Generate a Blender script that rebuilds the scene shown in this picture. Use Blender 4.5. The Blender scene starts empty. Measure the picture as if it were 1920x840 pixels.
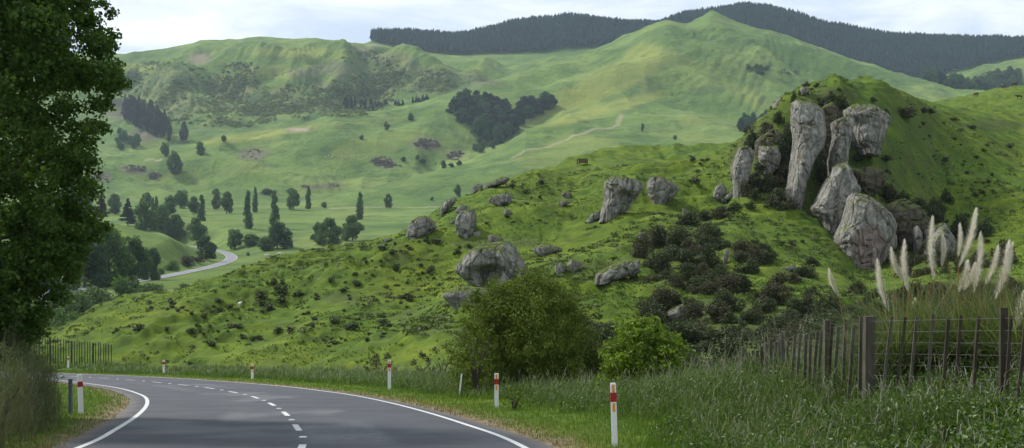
import bpy, math, random
import numpy as np
F = 2400.0; HZ = 460.0
rnd = random.Random(7)
rng = np.random.default_rng(11)
scene = bpy.context.scene
COL = scene.collection

# ------------------------------------------------------------------ noise
def _h(ix, iy, iz, s):
    n = (ix.astype(np.int64) * 374761393 + iy.astype(np.int64) * 668265263 + iz.astype(np.int64) * 2147483647 + s * 974634777) & 0xFFFFFFFF
    n = ((n ^ (n >> 13)) * 1274126177) & 0xFFFFFFFF
    n = ((n ^ (n >> 16)) * 2246822519) & 0xFFFFFFFF
    return ((n ^ (n >> 15)) & 0xFFFFFF) / float(0xFFFFFF)
def vn2(x, y, s=0):
    x = np.asarray(x, float); y = np.asarray(y, float)
    ix = np.floor(x); iy = np.floor(y); fx = x - ix; fy = y - iy
    fx = fx * fx * fx * (fx * (fx * 6 - 15) + 10); fy = fy * fy * fy * (fy * (fy * 6 - 15) + 10)
    z = np.zeros_like(ix)
    a = _h(ix, iy, z, s); b = _h(ix + 1, iy, z, s); c = _h(ix, iy + 1, z, s); d = _h(ix + 1, iy + 1, z, s)
    return (a * (1 - fx) + b * fx) * (1 - fy) + (c * (1 - fx) + d * fx) * fy * 1.0
def vn3(x, y, zz, s=0):
    ix = np.floor(x); iy = np.floor(y); iz = np.floor(zz)
    fx = x - ix; fy = y - iy; fz = zz - iz
    fx = fx * fx * (3 - 2 * fx); fy = fy * fy * (3 - 2 * fy); fz = fz * fz * (3 - 2 * fz)
    r = 0
    for dz in (0, 1):
        wz = fz if dz else 1 - fz
        for dy in (0, 1):
            wy = fy if dy else 1 - fy
            r = r + wz * wy * (_h(ix, iy + dy, iz + dz, s) * (1 - fx) + _h(ix + 1, iy + dy, iz + dz, s) * fx)
    return r
def fbm2(x, y, o=4, s=0):
    r = 0; a = 1.0; t = 0
    c, sn = math.cos(.6), math.sin(.6)
    for i in range(o):
        r = r + a * (vn2(x, y, s + i) * 2 - 1); t += a; a *= .5
        x, y = (x * c - y * sn) * 2.03 + 11.3, (x * sn + y * c) * 2.03 - 7.1
    return r / t
def ridg2(x, y, o=3, s=0):
    r = 0; a = 1.0; t = 0
    for i in range(o):
        r = r + a * (1 - np.abs(vn2(x, y, s + i) * 2 - 1) * 2); t += a; a *= .5
        x, y = x * 2.1 + 3.3, y * 2.1 - 7.7
    return r / t
def fbm3(x, y, z, o=4, s=0):
    r = 0; a = 1.0; t = 0
    for i in range(o):
        r = r + a * (vn3(x, y, z, s + i) * 2 - 1); t += a; a *= .5
        x, y, z = x * 2.07 + 1.3, y * 2.07 - 4.1, z * 2.07 + 2.9
    return r / t
def sstep(a, b, x):
    t = np.clip((x - a) / (b - a), 0, 1); return t * t * (3 - 2 * t)

# ------------------------------------------------------------------ road course (world metres, eye at the origin)
PLANE_A, PLANE_B = -1.5, 0.0835
def plane(Y): return PLANE_A - PLANE_B * Y
def catmull(pts, step):
    pts = np.array(pts, float); out = []
    for i in range(len(pts) - 1):
        p0 = pts[max(i - 1, 0)]; p1 = pts[i]; p2 = pts[i + 1]; p3 = pts[min(i + 2, len(pts) - 1)]
        n = max(2, int(np.linalg.norm(p2[:2] - p1[:2]) / step))
        for k in range(n):
            t = k / n
            out.append(.5 * ((2 * p1) + (-p0 + p2) * t + (2 * p0 - 5 * p1 + 4 * p2 - p3) * t * t + (-p0 + 3 * p1 - 3 * p2 + p3) * t ** 3))
    out.append(pts[-1]); return np.array(out)
ROADC = catmull([(-.6, -24), (-1.0, -8), (-1.7, 4), (-2.5, 13), (-3.35, 20.5), (-4.3, 25.5), (-5.5, 31), (-7.0, 37), (-8.7, 42.8), (-10.5, 47.8),
                 (-12.6, 53), (-15.2, 58.5), (-18.6, 65), (-23, 72.5), (-29, 81), (-37, 90), (-47, 98), (-60, 104), (-78, 108), (-110, 109), (-150, 105)], .8)
def nearest(X, Y, line):
    """distance and signed side (+ right of travel) and index of nearest sample"""
    X = np.asarray(X, float).ravel(); Y = np.asarray(Y, float).ravel()
    tan = np.gradient(line[:, :2], axis=0); tan /= np.linalg.norm(tan, axis=1)[:, None]
    D = np.empty(len(X)); S = np.empty(len(X)); I = np.empty(len(X), int)
    for a in range(0, len(X), 40000):
        dx = X[a:a + 40000, None] - line[None, :, 0]; dy = Y[a:a + 40000, None] - line[None, :, 1]
        d2 = dx * dx + dy * dy; i = d2.argmin(1); r = np.arange(len(i))
        t = tan[i]; al = dx[r, i] * t[:, 0] + dy[r, i] * t[:, 1]; S[a:a + 40000] = dx[r, i] * t[:, 1] - dy[r, i] * t[:, 0]
        D[a:a + 40000] = np.where(np.abs(al) < 1.5, np.abs(S[a:a + 40000]), np.sqrt(d2[r, i])); I[a:a + 40000] = i
    return D, S, I
# ------------------------------------------------------------------ terrain lines: (px, py, depth) in the photograph's pixels turned to metres
LINES = dict(
 G0=[(-1400,720,136),(128,722,136),(307,708,124),(473,704,108),(730,690,86),(931,672,72),(1100,668,66),(1300,672,64),(1480,668,56),(1625,660,52),(1916,640,50),(3200,640,50)],
 C=[(-1400,655,142),(60,652,143),(105,645,143),(307,628,141),(520,585,142),(700,545,138),(900,535,132),(1000,500,132),(1160,412,150),(1300,425,146),(1380,385,158),(1490,405,160),(1560,450,155),(1610,508,148),(1700,490,150),(1780,470,155),(1916,450,152),(3200,420,150)],
 R1=[(-1400,650,150),(60,638,150),(105,628,151),(165,594,155),(230,573,160),(300,561,165),(370,546,170),(440,523,176),(520,492,182),(600,466,190),(690,450,196),(740,438,198),(800,408,198),(840,378,200),(900,352,205),(960,330,212),(1000,322,222),(1080,326,222),(1150,318,215),(1300,312,215),(1360,302,206),(1388,272,190),(1402,248,185),(1440,210,182),(1485,166,182),(1560,147,186),(1640,153,190),(1700,173,202),(1760,194,225),(1830,215,232),(1916,240,240),(3200,300,240)],
 R1b=[(-1400,648,200),(105,630,198),(300,585,208),(520,535,225),(700,475,250),(900,378,255),(1000,332,262),(1080,306,264),(1150,296,270),(1300,292,276),(1390,288,262),(1440,238,240),(1490,205,240),(1560,182,250),(1640,182,260),(1700,194,272),(1770,209,300),(1850,203,325),(1916,196,325),(3200,150,325)],
 R2=[(-1400,630,240),(105,630,240),(300,612,250),(500,575,265),(700,500,300),(900,400,310),(1000,323,300),(1040,304,300),(1080,292,300),(1150,281,320),(1300,275,340),(1390,265,350),(1450,255,370),(1560,235,390),(1700,208,410),(1770,196,415),(1850,177,420),(1916,163,420),(3200,20,420)],
 V2=[(-1400,547,400),(400,547,400),(600,520,430),(800,480,470),(1000,440,520),(1300,400,550),(1916,330,600),(3200,250,600)],
 S0=[(-1400,500,560),(0,520,540),(300,520,560),(400,508,600),(500,512,580),(700,505,560),(1000,460,600),(1300,410,620),(1916,340,660),(3200,240,660)],
 S=[(-1400,330,700),(0,385,700),(90,398,700),(150,405,700),(200,415,700),(260,432,690),(320,447,680),(370,465,680),(400,482,690),(437,492,700),(500,490,700),(700,480,700),(1000,470,720),(1300,420,750),(1916,350,800),(3200,250,800)],
 S1=[(-1400,420,820),(0,440,820),(300,466,820),(437,472,820),(600,466,820),(1000,440,850),(1300,400,880),(1916,340,920),(3200,240,920)],
 A0=[(-1400,400,980),(0,425,980),(150,430,980),(465,430,960),(700,432,950),(900,425,960),(1300,390,1020),(1916,330,1050),(3200,230,1050)],
 A1=[(-1400,392,1280),(400,392,1280),(700,388,1280),(860,385,1280),(1000,370,1280),(1300,340,1300),(1916,300,1300),(3200,220,1300)],
 N=[(-1400,340,1500),(0,345,1500),(160,352,1500),(300,370,1480),(420,376,1450),(540,382,1420),(640,362,1450),(700,350,1480),(800,325,1520),(880,302,1560),(960,272,1620),(1010,252,1680),(1080,232,1720),(1160,214,1760),(1300,224,1780),(1400,240,1780),(1600,260,1780),(1916,260,1800),(3200,200,1800)],
 N1=[(-1400,330,1600),(0,334,1600),(160,340,1600),(300,352,1590),(420,360,1570),(540,372,1560),(640,366,1590),(700,356,1620),(800,331,1650),(880,309,1690),(960,280,1750),(1010,258,1800),(1080,233,1850),(1160,212,1880),(1300,214,1900),(1400,230,1900),(1600,240,1900),(1916,235,1900),(3200,180,1900)],
 K=[(-1400,330,1650),(0,320,1700),(150,312,1720),(280,288,1780),(420,263,1850),(560,242,1950),(620,226,2000),(700,216,2050),(760,200,2100),(850,180,2150),(900,164,2180),(960,150,2220),(1050,111,2300),(1130,86,2350),(1200,60,2400),(1245,44,2420),(1285,42,2430),(1330,26,2450),(1380,42,2450),(1450,62,2450),(1530,95,2430),(1600,120,2420),(1680,145,2400),(1730,158,2380),(1790,178,2350),(1916,190,2300),(3200,250,2300)],
 K1=[(-1400,345,1800),(0,330,1850),(280,300,1930),(560,252,2080),(700,226,2180),(850,190,2280),(960,158,2360),(1050,119,2440),(1200,70,2550),(1330,46,2590),(1450,80,2590),(1600,135,2550),(1730,178,2500),(1916,200,2430),(3200,260,2430)],
 F0=[(-1400,190,2450),(0,200,2450),(205,205,2450),(300,200,2430),(400,180,2420),(560,170,2420),(700,165,2420),(800,165,2450),(900,165,2480),(960,162,2520),(1050,124,2560),(1200,80,2640),(1330,60,2680),(1450,92,2680),(1600,142,2640),(1730,172,2600),(1916,170,2550),(3200,180,2550)],
 FF=[(-1400,90,2750),(0,108,2750),(205,112,2750),(300,100,2750),(400,86,2720),(480,79,2720),(560,76,2700),(640,75,2700),(700,77,2680),(740,86,2680),(800,106,2660),(870,125,2640),(960,142,2640),(1050,125,2680),(1130,108,2720),(1245,80,2760),(1330,70,2780),(1450,100,2760),(1530,125,2740),(1600,145,2720),(1680,170,2700),(1730,166,2700),(1760,152,2700),(1800,140,2700),(1850,127,2700),(1916,118,2700),(3200,60,2700)],
 F1=[(-1400,110,2850),(0,120,2850),(400,95,2850),(640,84,2850),(700,86,2840),(740,94,2840),(800,110,2820),(870,124,2820),(960,132,2820),(1080,122,2850),(1245,90,2880),(1450,100,2880),(1600,150,2860),(1730,168,2860),(1800,150,2860),(1850,137,2860),(1916,128,2860),(3200,80,2860)],
 P0=[(-1400,125,3000),(600,95,3000),(700,86,3000),(760,95,3000),(870,103,3000),(960,106,3000),(1080,105,3000),(1150,95,3000),(1250,75,3000),(1450,80,3000),(1600,128,3000),(1730,150,3000),(1790,138,3000),(1850,126,3000),(1916,118,3000),(3200,80,3000)],
 PP=[(-1400,135,3300),(0,125,3300),(600,104,3300),(690,88,3300),(700,79,3300),(760,76,3300),(860,86,3300),(960,62,3300),(1070,44,3300),(1180,58,3300),(1230,64,3300),(1280,48,3300),(1390,28,3300),(1440,32,3300),(1500,48,3300),(1560,64,3300),(1700,80,3300),(1850,88,3300),(1916,90,3300),(3200,120,3300)],
 E=[(-1400,180,4400),(3200,180,4400)],
)
_g = np.arange(-1400, 3201, 4.0)
SIG = dict(G0=18, C=12, R1=6, R2=8, FF=6, K=6, PP=7, N=10)
def _smooth(v, s):
    k = np.arange(-60, 61) * 4.0; w = np.exp(-.5 * (k / s) ** 2); w /= w.sum()
    return np.convolve(np.pad(v, 60, mode='edge'), w, 'valid')
YV = np.interp(_g, [-1400,0,128,307,473,730,931,1100,1300,1480,1625,1916,3200], [128,126,122,112,92,66,50,45,50,30,26,24,22])
_KY = [_smooth(YV, 16)]; _KZ = [None]
for nme, L in LINES.items():
    L = np.array(L, float); s = SIG.get(nme, 10)
    yy = _smooth(np.interp(_g, L[:, 0], L[:, 2]), s); pp = _smooth(np.interp(_g, L[:, 0], L[:, 1]), s)
    _KY.append(yy); _KZ.append((HZ - pp) / F * yy)
_KZ[0] = plane(_KY[0]) + np.interp(_g, [-1400, 0, 900, 1200, 1400, 3200], [.2, .2, .2, .3, .5, .75])
_KY = np.array(_KY); _KZ = np.array(_KZ)
_h_ = np.diff(_KY, axis=0); _d = np.diff(_KZ, axis=0) / _h_
_M = np.zeros_like(_KZ)
w1 = 2 * _h_[1:] + _h_[:-1]; w2 = _h_[1:] + 2 * _h_[:-1]
with np.errstate(all='ignore'):
    hm = (w1 + w2) / (w1 / _d[:-1] + w2 / _d[1:])
_M[1:-1] = np.where(_d[:-1] * _d[1:] > 0, hm, 0); _M[0] = -PLANE_B; _M[-1] = _d[-1]

def base_h(X, Y):
    X = np.asarray(X, float).ravel(); Y = np.asarray(Y, float).ravel()
    D, S, I = np.full(len(X), 1e3), np.full(len(X), 1e3), None
    nr = (Y < 150) & (np.abs(X) < 200)
    if nr.any(): D[nr], S[nr], I = nearest(X[nr], Y[nr], ROADC)
    e = np.abs(S) - 3.9
    bank = np.where(S > 0, .8 * sstep(1.6, 6, e) * sstep(48, 17, Y), .5 * sstep(2.5, 8, e))
    bank = np.where(D < 900, bank, .3)
    z = plane(Y) + bank * (D < 1e2)
    px = np.clip(960 + F * X / np.maximum(Y, 4), -1400, 3200)
    gi = (px + 1400) / 4; i0 = np.clip(gi.astype(int), 0, len(_g) - 2); f = gi - i0
    def col(A): return A[:, i0] * (1 - f) + A[:, i0 + 1] * f
    out = z.copy(); far = Y > 20
    idx = np.nonzero(far)[0]
    for a in range(0, len(idx), 200000):
        q = idx[a:a + 200000]; ii = i0[q]; ff = f[q]
        ky = _KY[:, ii] * (1 - ff) + _KY[:, ii + 1] * ff
        kz = _KZ[:, ii] * (1 - ff) + _KZ[:, ii + 1] * ff
        km = _M[:, ii] * (1 - ff) + _M[:, ii + 1] * ff
        y = np.minimum(Y[q], ky[-1]); n = (ky <= y).sum(0) - 1
        ok = n >= 0; n2 = np.clip(n, 0, len(ky) - 2); r = np.arange(len(q))
        h = ky[n2 + 1, r] - ky[n2, r]; t = (y - ky[n2, r]) / h
        v = (2 * t ** 3 - 3 * t ** 2 + 1) * kz[n2, r] + (t ** 3 - 2 * t ** 2 + t) * h * km[n2, r] + (3 * t ** 2 - 2 * t ** 3) * kz[n2 + 1, r] + (t ** 3 - t ** 2) * h * km[n2 + 1, r]
        # blend from the roadside plane into the first line
        w = sstep(-6, 0, Y[q] - ky[0])
        out[q] = np.where(ok, v, z[q] * (1 - w) + (kz[0]) * w if False else z[q])
        zk = kz[0] - (plane(ky[0])); 
        out[q] = np.where(ok, v, z[q] * (1 - w) + (plane(Y[q]) + zk) * w)
    return out, D, S

def ray_base(pts):
    """pixel points with a depth window -> world points on the base surface"""
    r = []
    for px, py, y0, y1 in pts:
        Y = np.linspace(y0, y1, 500); X = (px - 960) / F * Y; zr = (HZ - py) / F * Y
        z, _, _ = base_h(X, Y); k = np.nonzero(z >= zr)[0]; k = k[0] if len(k) else np.argmin(np.abs(z - zr))
        r.append((X[k], Y[k]))
    return r
FEAT = []
def feat(pts, y0, y1, w, amp):
    p = ray_base([(a, b, y0, y1) for a, b in pts]); FEAT.append((catmull(p, max(w * .3, 1)), w, amp))
# spurs (+) and gullies (-) of the far hills
feat([(1238,72),(1226,95),(1266,124),(1150,158),(1050,190),(975,222)], 1700, 2500, 55, 16)
feat([(1345,62),(1378,84),(1415,110),(1450,150)], 1700, 2500, 45, 16)
feat([(1272,74),(1312,96),(1395,142),(1440,158)], 1700, 2500, 45, 16)
feat([(1300,70),(1345,95),(1420,128)], 1700, 2500, 35, -14)
feat([(1280,135),(1350,170),(1432,196)], 1700, 2400, 45, 14)
feat([(1290,118),(1360,150),(1440,178)], 1700, 2400, 35, -14)
feat([(1250,150),(1300,190),(1380,225)], 1700, 2400, 45, -13)
feat([(1440,84),(1535,116),(1600,142),(1680,168)], 1800, 2500, 40, 13)
feat([(1405,90),(1500,125),(1600,160),(1660,185)], 1800, 2500, 40, -14)
feat([(1390,110),(1470,150),(1560,180)], 1800, 2500, 40, 10)
feat([(1180,95),(1120,120),(1040,150),(970,185)], 1700, 2400, 45, -12)
feat([(1120,185),(1040,210),(960,232)], 1600, 2300, 35, -8)
feat([(630,330),(700,320),(760,330)], 1500, 2100, 50, -7)
feat([(800,250),(830,290),(800,320),(740,340)], 1450, 2100, 30, -14)
feat([(900,235),(880,270),(840,300)], 1500, 2100, 35, -14)
feat([(600,265),(680,250),(790,222)], 1700, 2200, 40, -9)
feat([(430,300),(470,320),(560,345),(640,350)], 1450, 2000, 40, 10)
feat([(380,300),(440,335),(500,355)], 1450, 2000, 35, -9)
feat([(190,335),(260,325),(340,330),(420,350)], 1450, 1800, 35, -10)
feat([(240,350),(330,345),(420,330),(500,305)], 1450, 1900, 35, 9)
feat([(420,280),(520,262),(600,262)], 1750, 2100, 35, -9)
feat([(712,100),(742,118),(790,150),(850,180)], 2400, 2750, 50, 38)
feat([(720,90),(690,130),(730,175),(760,192)], 2400, 2750, 42, -36)
feat([(640,104),(650,138),(620,170),(560,190)], 2400, 2750, 46, 34)
feat([(560,110),(600,150),(640,190),(700,205)], 2400, 2750, 40, -34)
feat([(440,118),(520,126),(575,135),(578,155),(520,170)], 2400, 2750, 50, 34)
feat([(400,100),(380,140),(440,175),(520,205),(560,225)], 2400, 2750, 40, -34)
feat([(326,126),(300,156),(340,200),(400,240)], 2400, 2750, 46, 34)
feat([(260,118),(240,160),(290,215),(330,250)], 2400, 2750, 40, -30)
feat([(795,122),(850,140),(900,158)], 2400, 2700, 35, -10)
# near hill: shoulders and hollows
feat([(870,400),(800,450),(700,500),(560,520),(430,565)], 130, 215, 7, 1.5)
feat([(830,470),(780,520),(700,590),(660,640)], 110, 200, 6, -1.6)
feat([(620,475),(560,530),(520,600)], 110, 200, 6, -1.2)
feat([(440,530),(360,590),(300,640)], 110, 190, 6, 1.0)
feat([(1350,330),(1240,370),(1080,400),(960,410)], 140, 260, 8, 1.3)
feat([(1300,350),(1180,330),(1040,345),(940,370)], 150, 260, 7, -1.2)
feat([(1000,430),(1100,420),(1180,440),(1250,480)], 120, 200, 6, -1.0)
feat([(1750,330),(1680,370),(1640,420)], 140, 230, 7, 1.6)
feat([(1760,300),(1850,340),(1916,350)], 140, 240, 7, 1.3)
feat([(1720,260),(1800,300),(1900,310)], 140, 240, 6, -1.2)
feat([(1700,420),(1800,400),(1916,410)], 130, 230, 6, -1.2)
feat([(1540,230),(1550,330),(1535,400)], 150, 210, 3.0, -2.2)
# far road
_fr = [(-60,575,318),(20,563,345),(88,552,380),(180,537,440),(270,525,520),(350,510,600),(400,499,675),(428,489,740),(434,481,800),(420,473,850),(398,468,890),(360,462,950),(320,459,1010)]
FROAD = catmull([((a - 960) / F * y, y, (HZ - b) / F * y) for a, b, y in _fr], 4)

def H(X, Y, detail=True):
    shp = np.shape(X); X = np.asarray(X, float).ravel(); Y = np.asarray(Y, float).ravel()
    z, D, S = base_h(X, Y)
    for line, w, amp in FEAT:
        x0, x1 = line[:, 0].min() - 3 * w, line[:, 0].max() + 3 * w; y0, y1 = line[:, 1].min() - 3 * w, line[:, 1].max() + 3 * w
        m = np.nonzero((X > x0) & (X < x1) & (Y > y0) & (Y < y1))[0]
        for a in range(0, len(m), 30000):
            q = m[a:a + 30000]; dd = (X[q, None] - line[None, :, 0]) ** 2 + (Y[q, None] - line[None, :, 1]) ** 2; ii_ = dd.argmin(1); d2 = dd[np.arange(len(q)), ii_]
            prof = np.exp(-np.sqrt(d2 + (w * .4) ** 2) / w * 1.3 + .5) if amp > 0 else np.exp(-d2 / w ** 2)
            prof = prof * np.sqrt(np.clip(np.sin(np.pi * (ii_ + .5) / len(line)), 0, 1)) * (1 if w < 20 else .5 + .5 * np.clip(np.sin(np.pi * (ii_ + .5) / len(line)), 0, 1))
            z[q] += amp * prof * (1.45 if w > 20 else 1.25)
    nearw = sstep(45, 120, Y) * sstep(8, 20, D)
    mid = nearw * (1 - sstep(330, 520, Y))
    m = np.nonzero(mid > 0.001)[0]
    if len(m):
        x, y = X[m], Y[m]; w = mid[m]; up = sstep(-.2, .3, fbm2(x / 35, y / 35, 2, 5))
        zz = z[m] + w * (1.1 * fbm2(x / 17, y / 17, 3, 21) + 1.0 * ridg2(x / 8.5, y / 10, 3, 33) * (.35 + up) + .17 * fbm2(x / 1.5, y / 1.5, 2, 44) + .38 * ridg2(x / 3.1, y / 3.6, 2, 47) * up - .55 - .45 * sstep(170, 230, y))
        ph = zz / 1.15 * 6.283 + 3.5 * fbm2(x / 9, y / 9, 2, 8)
        z[m] = zz + w * .11 * np.sin(ph) * (.3 + up)
    farw = sstep(350, 900, Y) * (1 - sstep(3300, 4000, Y))
    m = np.nonzero(farw > 0.001)[0]
    if len(m):
        x, y = X[m], Y[m]; w = farw[m]; big = sstep(1250, 1600, y); sc = 1.6 * sstep(2350, 2480, y) * sstep(2680, 2600, y) * (x < 100)
        zz = z[m] + w * big * (11 * fbm2(x / 210, y / 260, 3, 61) * (1 + sc * .4) + (12 + 9 * sc) * ridg2(x / 150, y / 190, 3, 71) * (1 - sstep(2750, 2850, y))) + w * 1.2 * fbm2(x / 45, y / 45, 4, 81)
        ph = zz / 7 * 6.283 + 4 * fbm2(x / 60, y / 60, 2, 9)
        z[m] = zz + w * big * .38 * np.sin(ph)
    # flatten under the two roads
    on = sstep(5.2, 3.9, D); z = z * (1 - on) + (plane(Y) - .03 - .12 * sstep(3.9, 3.3, D)) * on
    m = np.nonzero((Y > 280) & (Y < 1050) & (X > -480) & (X < -80))[0]
    if len(m):
        Df, Sf, If = nearest(X[m], Y[m], FROAD); w = sstep(24, 6, Df)
        z[m] = z[m] * (1 - w) + (FROAD[If, 2] - .12 * sstep(6, 4, Df)) * w
    return z.reshape(shp)
def Hs(x, y): return float(H(np.array([x]), np.array([y]))[0])
def hit(px, py, y0=20, y1=4400, n=900):
    Y = np.exp(np.linspace(math.log(y0), math.log(y1), n)); X = (px - 960) / F * Y; zr = (HZ - py) / F * Y
    z = H(X, Y); k = np.nonzero(z >= zr)[0]; k = k[0] if len(k) else int(np.argmin((zr - z) / Y))
    return float(X[k]), float(Y[k]), float(z[k])

# ------------------------------------------------------------------ mesh helpers
def tag(o, label=None, cat=None, group=None, kind=None):
    if label: o['label'] = label
    if cat: o['category'] = cat
    if group: o['group'] = group
    if kind: o['kind'] = kind
    return o
def link(name, me, mat=None, parent=None, loc=None):
    o = bpy.data.objects.new(name, me); COL.objects.link(o)
    if mat is not None and me is not None and not me.materials:
        for m_ in (mat if isinstance(mat, (list, tuple)) else [mat]): me.materials.append(m_)
    if parent: o.parent = parent
    if loc is not None: o.location = loc
    return o
def empty(name, loc, rz=0):
    o = bpy.data.objects.new(name, None); COL.objects.link(o); o.location = loc; o.rotation_euler = (0, 0, rz); o.empty_display_size = .2
    return o
def npmesh(name, V, Fc, smooth=False, mi=None):
    """V Nx3, Fc MxK integer array with one face size"""
    V = np.ascontiguousarray(V, np.float32); Fc = np.ascontiguousarray(Fc, np.int32); k = Fc.shape[1]
    me = bpy.data.meshes.new(name); me.vertices.add(len(V)); me.vertices.foreach_set('co', V.ravel())
    me.loops.add(Fc.size); me.loops.foreach_set('vertex_index', Fc.ravel())
    me.polygons.add(len(Fc)); me.polygons.foreach_set('loop_start', np.arange(0, Fc.size, k, dtype=np.int32))
    if mi is not None: me.polygons.foreach_set('material_index', np.asarray(mi, np.int32))
    me.update(calc_edges=True)
    me.polygons.foreach_set('use_smooth', np.full(len(Fc), smooth)); me.update()
    return me
class MB:
    def __init__(s): s.v = []; s.f = []; s.mi = []
    def add(s, v, f, mi=0):
        n = len(s.v); s.v += [tuple(p) for p in v]; s.f += [tuple(i + n for i in q) for q in f]; s.mi += [mi] * len(f); return s
    def box(s, c, d, mi=0, rz=0, taper=1.0, lean=(0, 0)):
        cx, cy, cz = c; a, b, h = d[0] / 2, d[1] / 2, d[2]; ca, sa = math.cos(rz), math.sin(rz); v = []
        for k, (t, zz) in enumerate(((1, 0), (taper, h))):
            for sx, sy in ((-1, -1), (1, -1), (1, 1), (-1, 1)):
                x, y = sx * a * t, sy * b * t
                v.append((cx + x * ca - y * sa + lean[0] * k, cy + x * sa + y * ca + lean[1] * k, cz + zz))
        return s.add(v, [(3, 2, 1, 0), (4, 5, 6, 7), (0, 1, 5, 4), (1, 2, 6, 5), (2, 3, 7, 6), (3, 0, 4, 7)], mi)
    def tube(s, pts, rad, n=8, mi=0):
        pts = [np.array(p, float) for p in pts]; v = []; f = []
        for i, p in enumerate(pts):
            t = pts[min(i + 1, len(pts) - 1)] - pts[max(i - 1, 0)]; t /= (np.linalg.norm(t) + 1e-9)
            u = np.cross(t, (0, 0, 1) if abs(t[2]) < .9 else (1, 0, 0)); u /= np.linalg.norm(u); w = np.cross(t, u)
            r = rad[i] if hasattr(rad, '__len__') else rad
            for k in range(n):
                a = 2 * math.pi * k / n; v.append(p + r * (math.cos(a) * u + math.sin(a) * w))
        for i in range(len(pts) - 1):
            for k in range(n):
                f.append((i * n + k, i * n + (k + 1) % n, (i + 1) * n + (k + 1) % n, (i + 1) * n + k))
        f.append(tuple(range(n))[::-1]); f.append(tuple(range((len(pts) - 1) * n, len(pts) * n)))
        return s.add(v, f, mi)
    def mesh(s, name, smooth=False):
        me = bpy.data.meshes.new(name); me.from_pydata(s.v, [], s.f); me.update()
        me.polygons.foreach_set('material_index', s.mi)
        if smooth: me.polygons.foreach_set('use_smooth', [True] * len(s.f))
        return me
    def build(s, name, mat, parent=None, loc=None, smooth=False): return link(name, s.mesh(name, smooth), mat, parent, loc)

# ------------------------------------------------------------------ materials
class NT:
    def __init__(s, name):
        s.m = bpy.data.materials.new(name); s.m.use_nodes = True; s.t = s.m.node_tree; s.t.nodes.clear()
    def n(s, typ, **kw):
        nd = s.t.nodes.new('ShaderNode' + typ)
        for k, v in kw.items():
            if hasattr(nd, k): setattr(nd, k, v)
            else: nd.inputs[k.replace('_', ' ')].default_value = v
        return nd
    def l(s, a, b): s.t.links.new(a, b)
    def noise(s, vec, scale, detail=4, rough=.55, dist=0):
        n = s.n('TexNoise'); n.inputs['Scale'].default_value = scale; n.inputs['Detail'].default_value = detail
        n.inputs['Roughness'].default_value = rough; n.inputs['Distortion'].default_value = dist; s.l(vec, n.inputs['Vector']); return n.outputs['Fac']
    def ramp(s, fac, stops, interp='LINEAR'):
        r = s.n('ValToRGB'); r.color_ramp.interpolation = interp; e = r.color_ramp.elements
        while len(e) < len(stops): e.new(.5)
        for i, (p, c) in enumerate(stops):
            e[i].position = p; e[i].color = (c[0], c[1], c[2], 1) if hasattr(c, '__len__') else (c, c, c, 1)
        s.l(fac, r.inputs[0]); return r.outputs[0]
    def mix(s, fac, a, b, mode='MIX'):
        m = s.n('Mix'); m.data_type = 'RGBA'; m.blend_type = mode
        for sock, v in ((m.inputs[0], fac), (m.inputs[6], a), (m.inputs[7], b)):
            if hasattr(v, 'is_output') or hasattr(v, 'links'): s.l(v, sock)
            elif hasattr(v, '__len__'): sock.default_value = (v[0], v[1], v[2], 1)
            else: sock.default_value = v
        return m.outputs[2]
    def math(s, op, a, b=0.0):
        m = s.n('Math'); m.operation = op
        for i, v in enumerate((a, b)):
            if hasattr(v, 'links'): s.l(v, m.inputs[i])
            else: m.inputs[i].default_value = v
        return m.outputs[0]
    def bump(s, h, strength, dist):
        b = s.n('Bump'); b.inputs['Strength'].default_value = strength; b.inputs['Distance'].default_value = dist; s.l(h, b.inputs['Height']); return b.outputs['Normal']
    def out(s, col, rough=.9, normal=None, transl=0, spec=.3, tint=(1.25, 1.3, .6)):
        b = s.n('BsdfPrincipled'); b.inputs['Specular IOR Level'].default_value = spec
        if hasattr(col, 'links'): s.l(col, b.inputs['Base Color'])
        else: b.inputs['Base Color'].default_value = (*col, 1)
        if hasattr(rough, 'links'): s.l(rough, b.inputs['Roughness'])
        else: b.inputs['Roughness'].default_value = rough
        if normal is not None: s.l(normal, b.inputs['Normal'])
        o = s.n('OutputMaterial'); sh = b.outputs[0]
        if transl:
            tr = s.n('BsdfTranslucent'); 
            if hasattr(col, 'links'):
                s.l(s.mix(1.0, col, tint, 'MULTIPLY'), tr.inputs[0])
            else: tr.inputs[0].default_value = (*col, 1)
            mx = s.n('MixShader'); mx.inputs[0].default_value = transl; s.l(sh, mx.inputs[1]); s.l(tr.outputs[0], mx.inputs[2]); sh = mx.outputs[0]
        s.l(sh, o.inputs[0]); return s.m
    def pos(s): return s.n('NewGeometry').outputs['Position']
    def objc(s): return s.n('TexCoord').outputs['Object']
    def island(s): return s.n('NewGeometry').outputs['Random Per Island']
    def orand(s): return s.n('ObjectInfo').outputs['Random']
def plain(name, col, rough=.6, spec=.3, var=.12, scale=30):
    t = NT(name); n = t.noise(t.objc(), scale, 4)
    c = t.mix(t.math('MULTIPLY', n, var * 4), col, tuple(max(0, v * .45) for v in col)); return t.out(c, rough, None, 0, spec)
def leafmat(name, dark, mid, light, transl=.25, scale=.6, rough=.65, tint=(1.2, 1.25, .65)):
    t = NT(name); r = t.ramp(t.island(), [(0, dark), (.5, mid), (1, light)])
    n = t.noise(t.pos(), scale, 3); r2 = t.mix(t.math('MULTIPLY', n, .55), r, dark)
    r3 = t.mix(t.math('MULTIPLY', t.orand(), .35), r2, tuple((a + b) / 2 * .8 for a, b in zip(dark, mid)))
    return t.out(r3, rough, None, transl, .25, tint)
SUN_E, SUN_ANG, SKY_S, EXPO, HAZE_D = 4.2, 7, .093, 0.25, .000048
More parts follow.
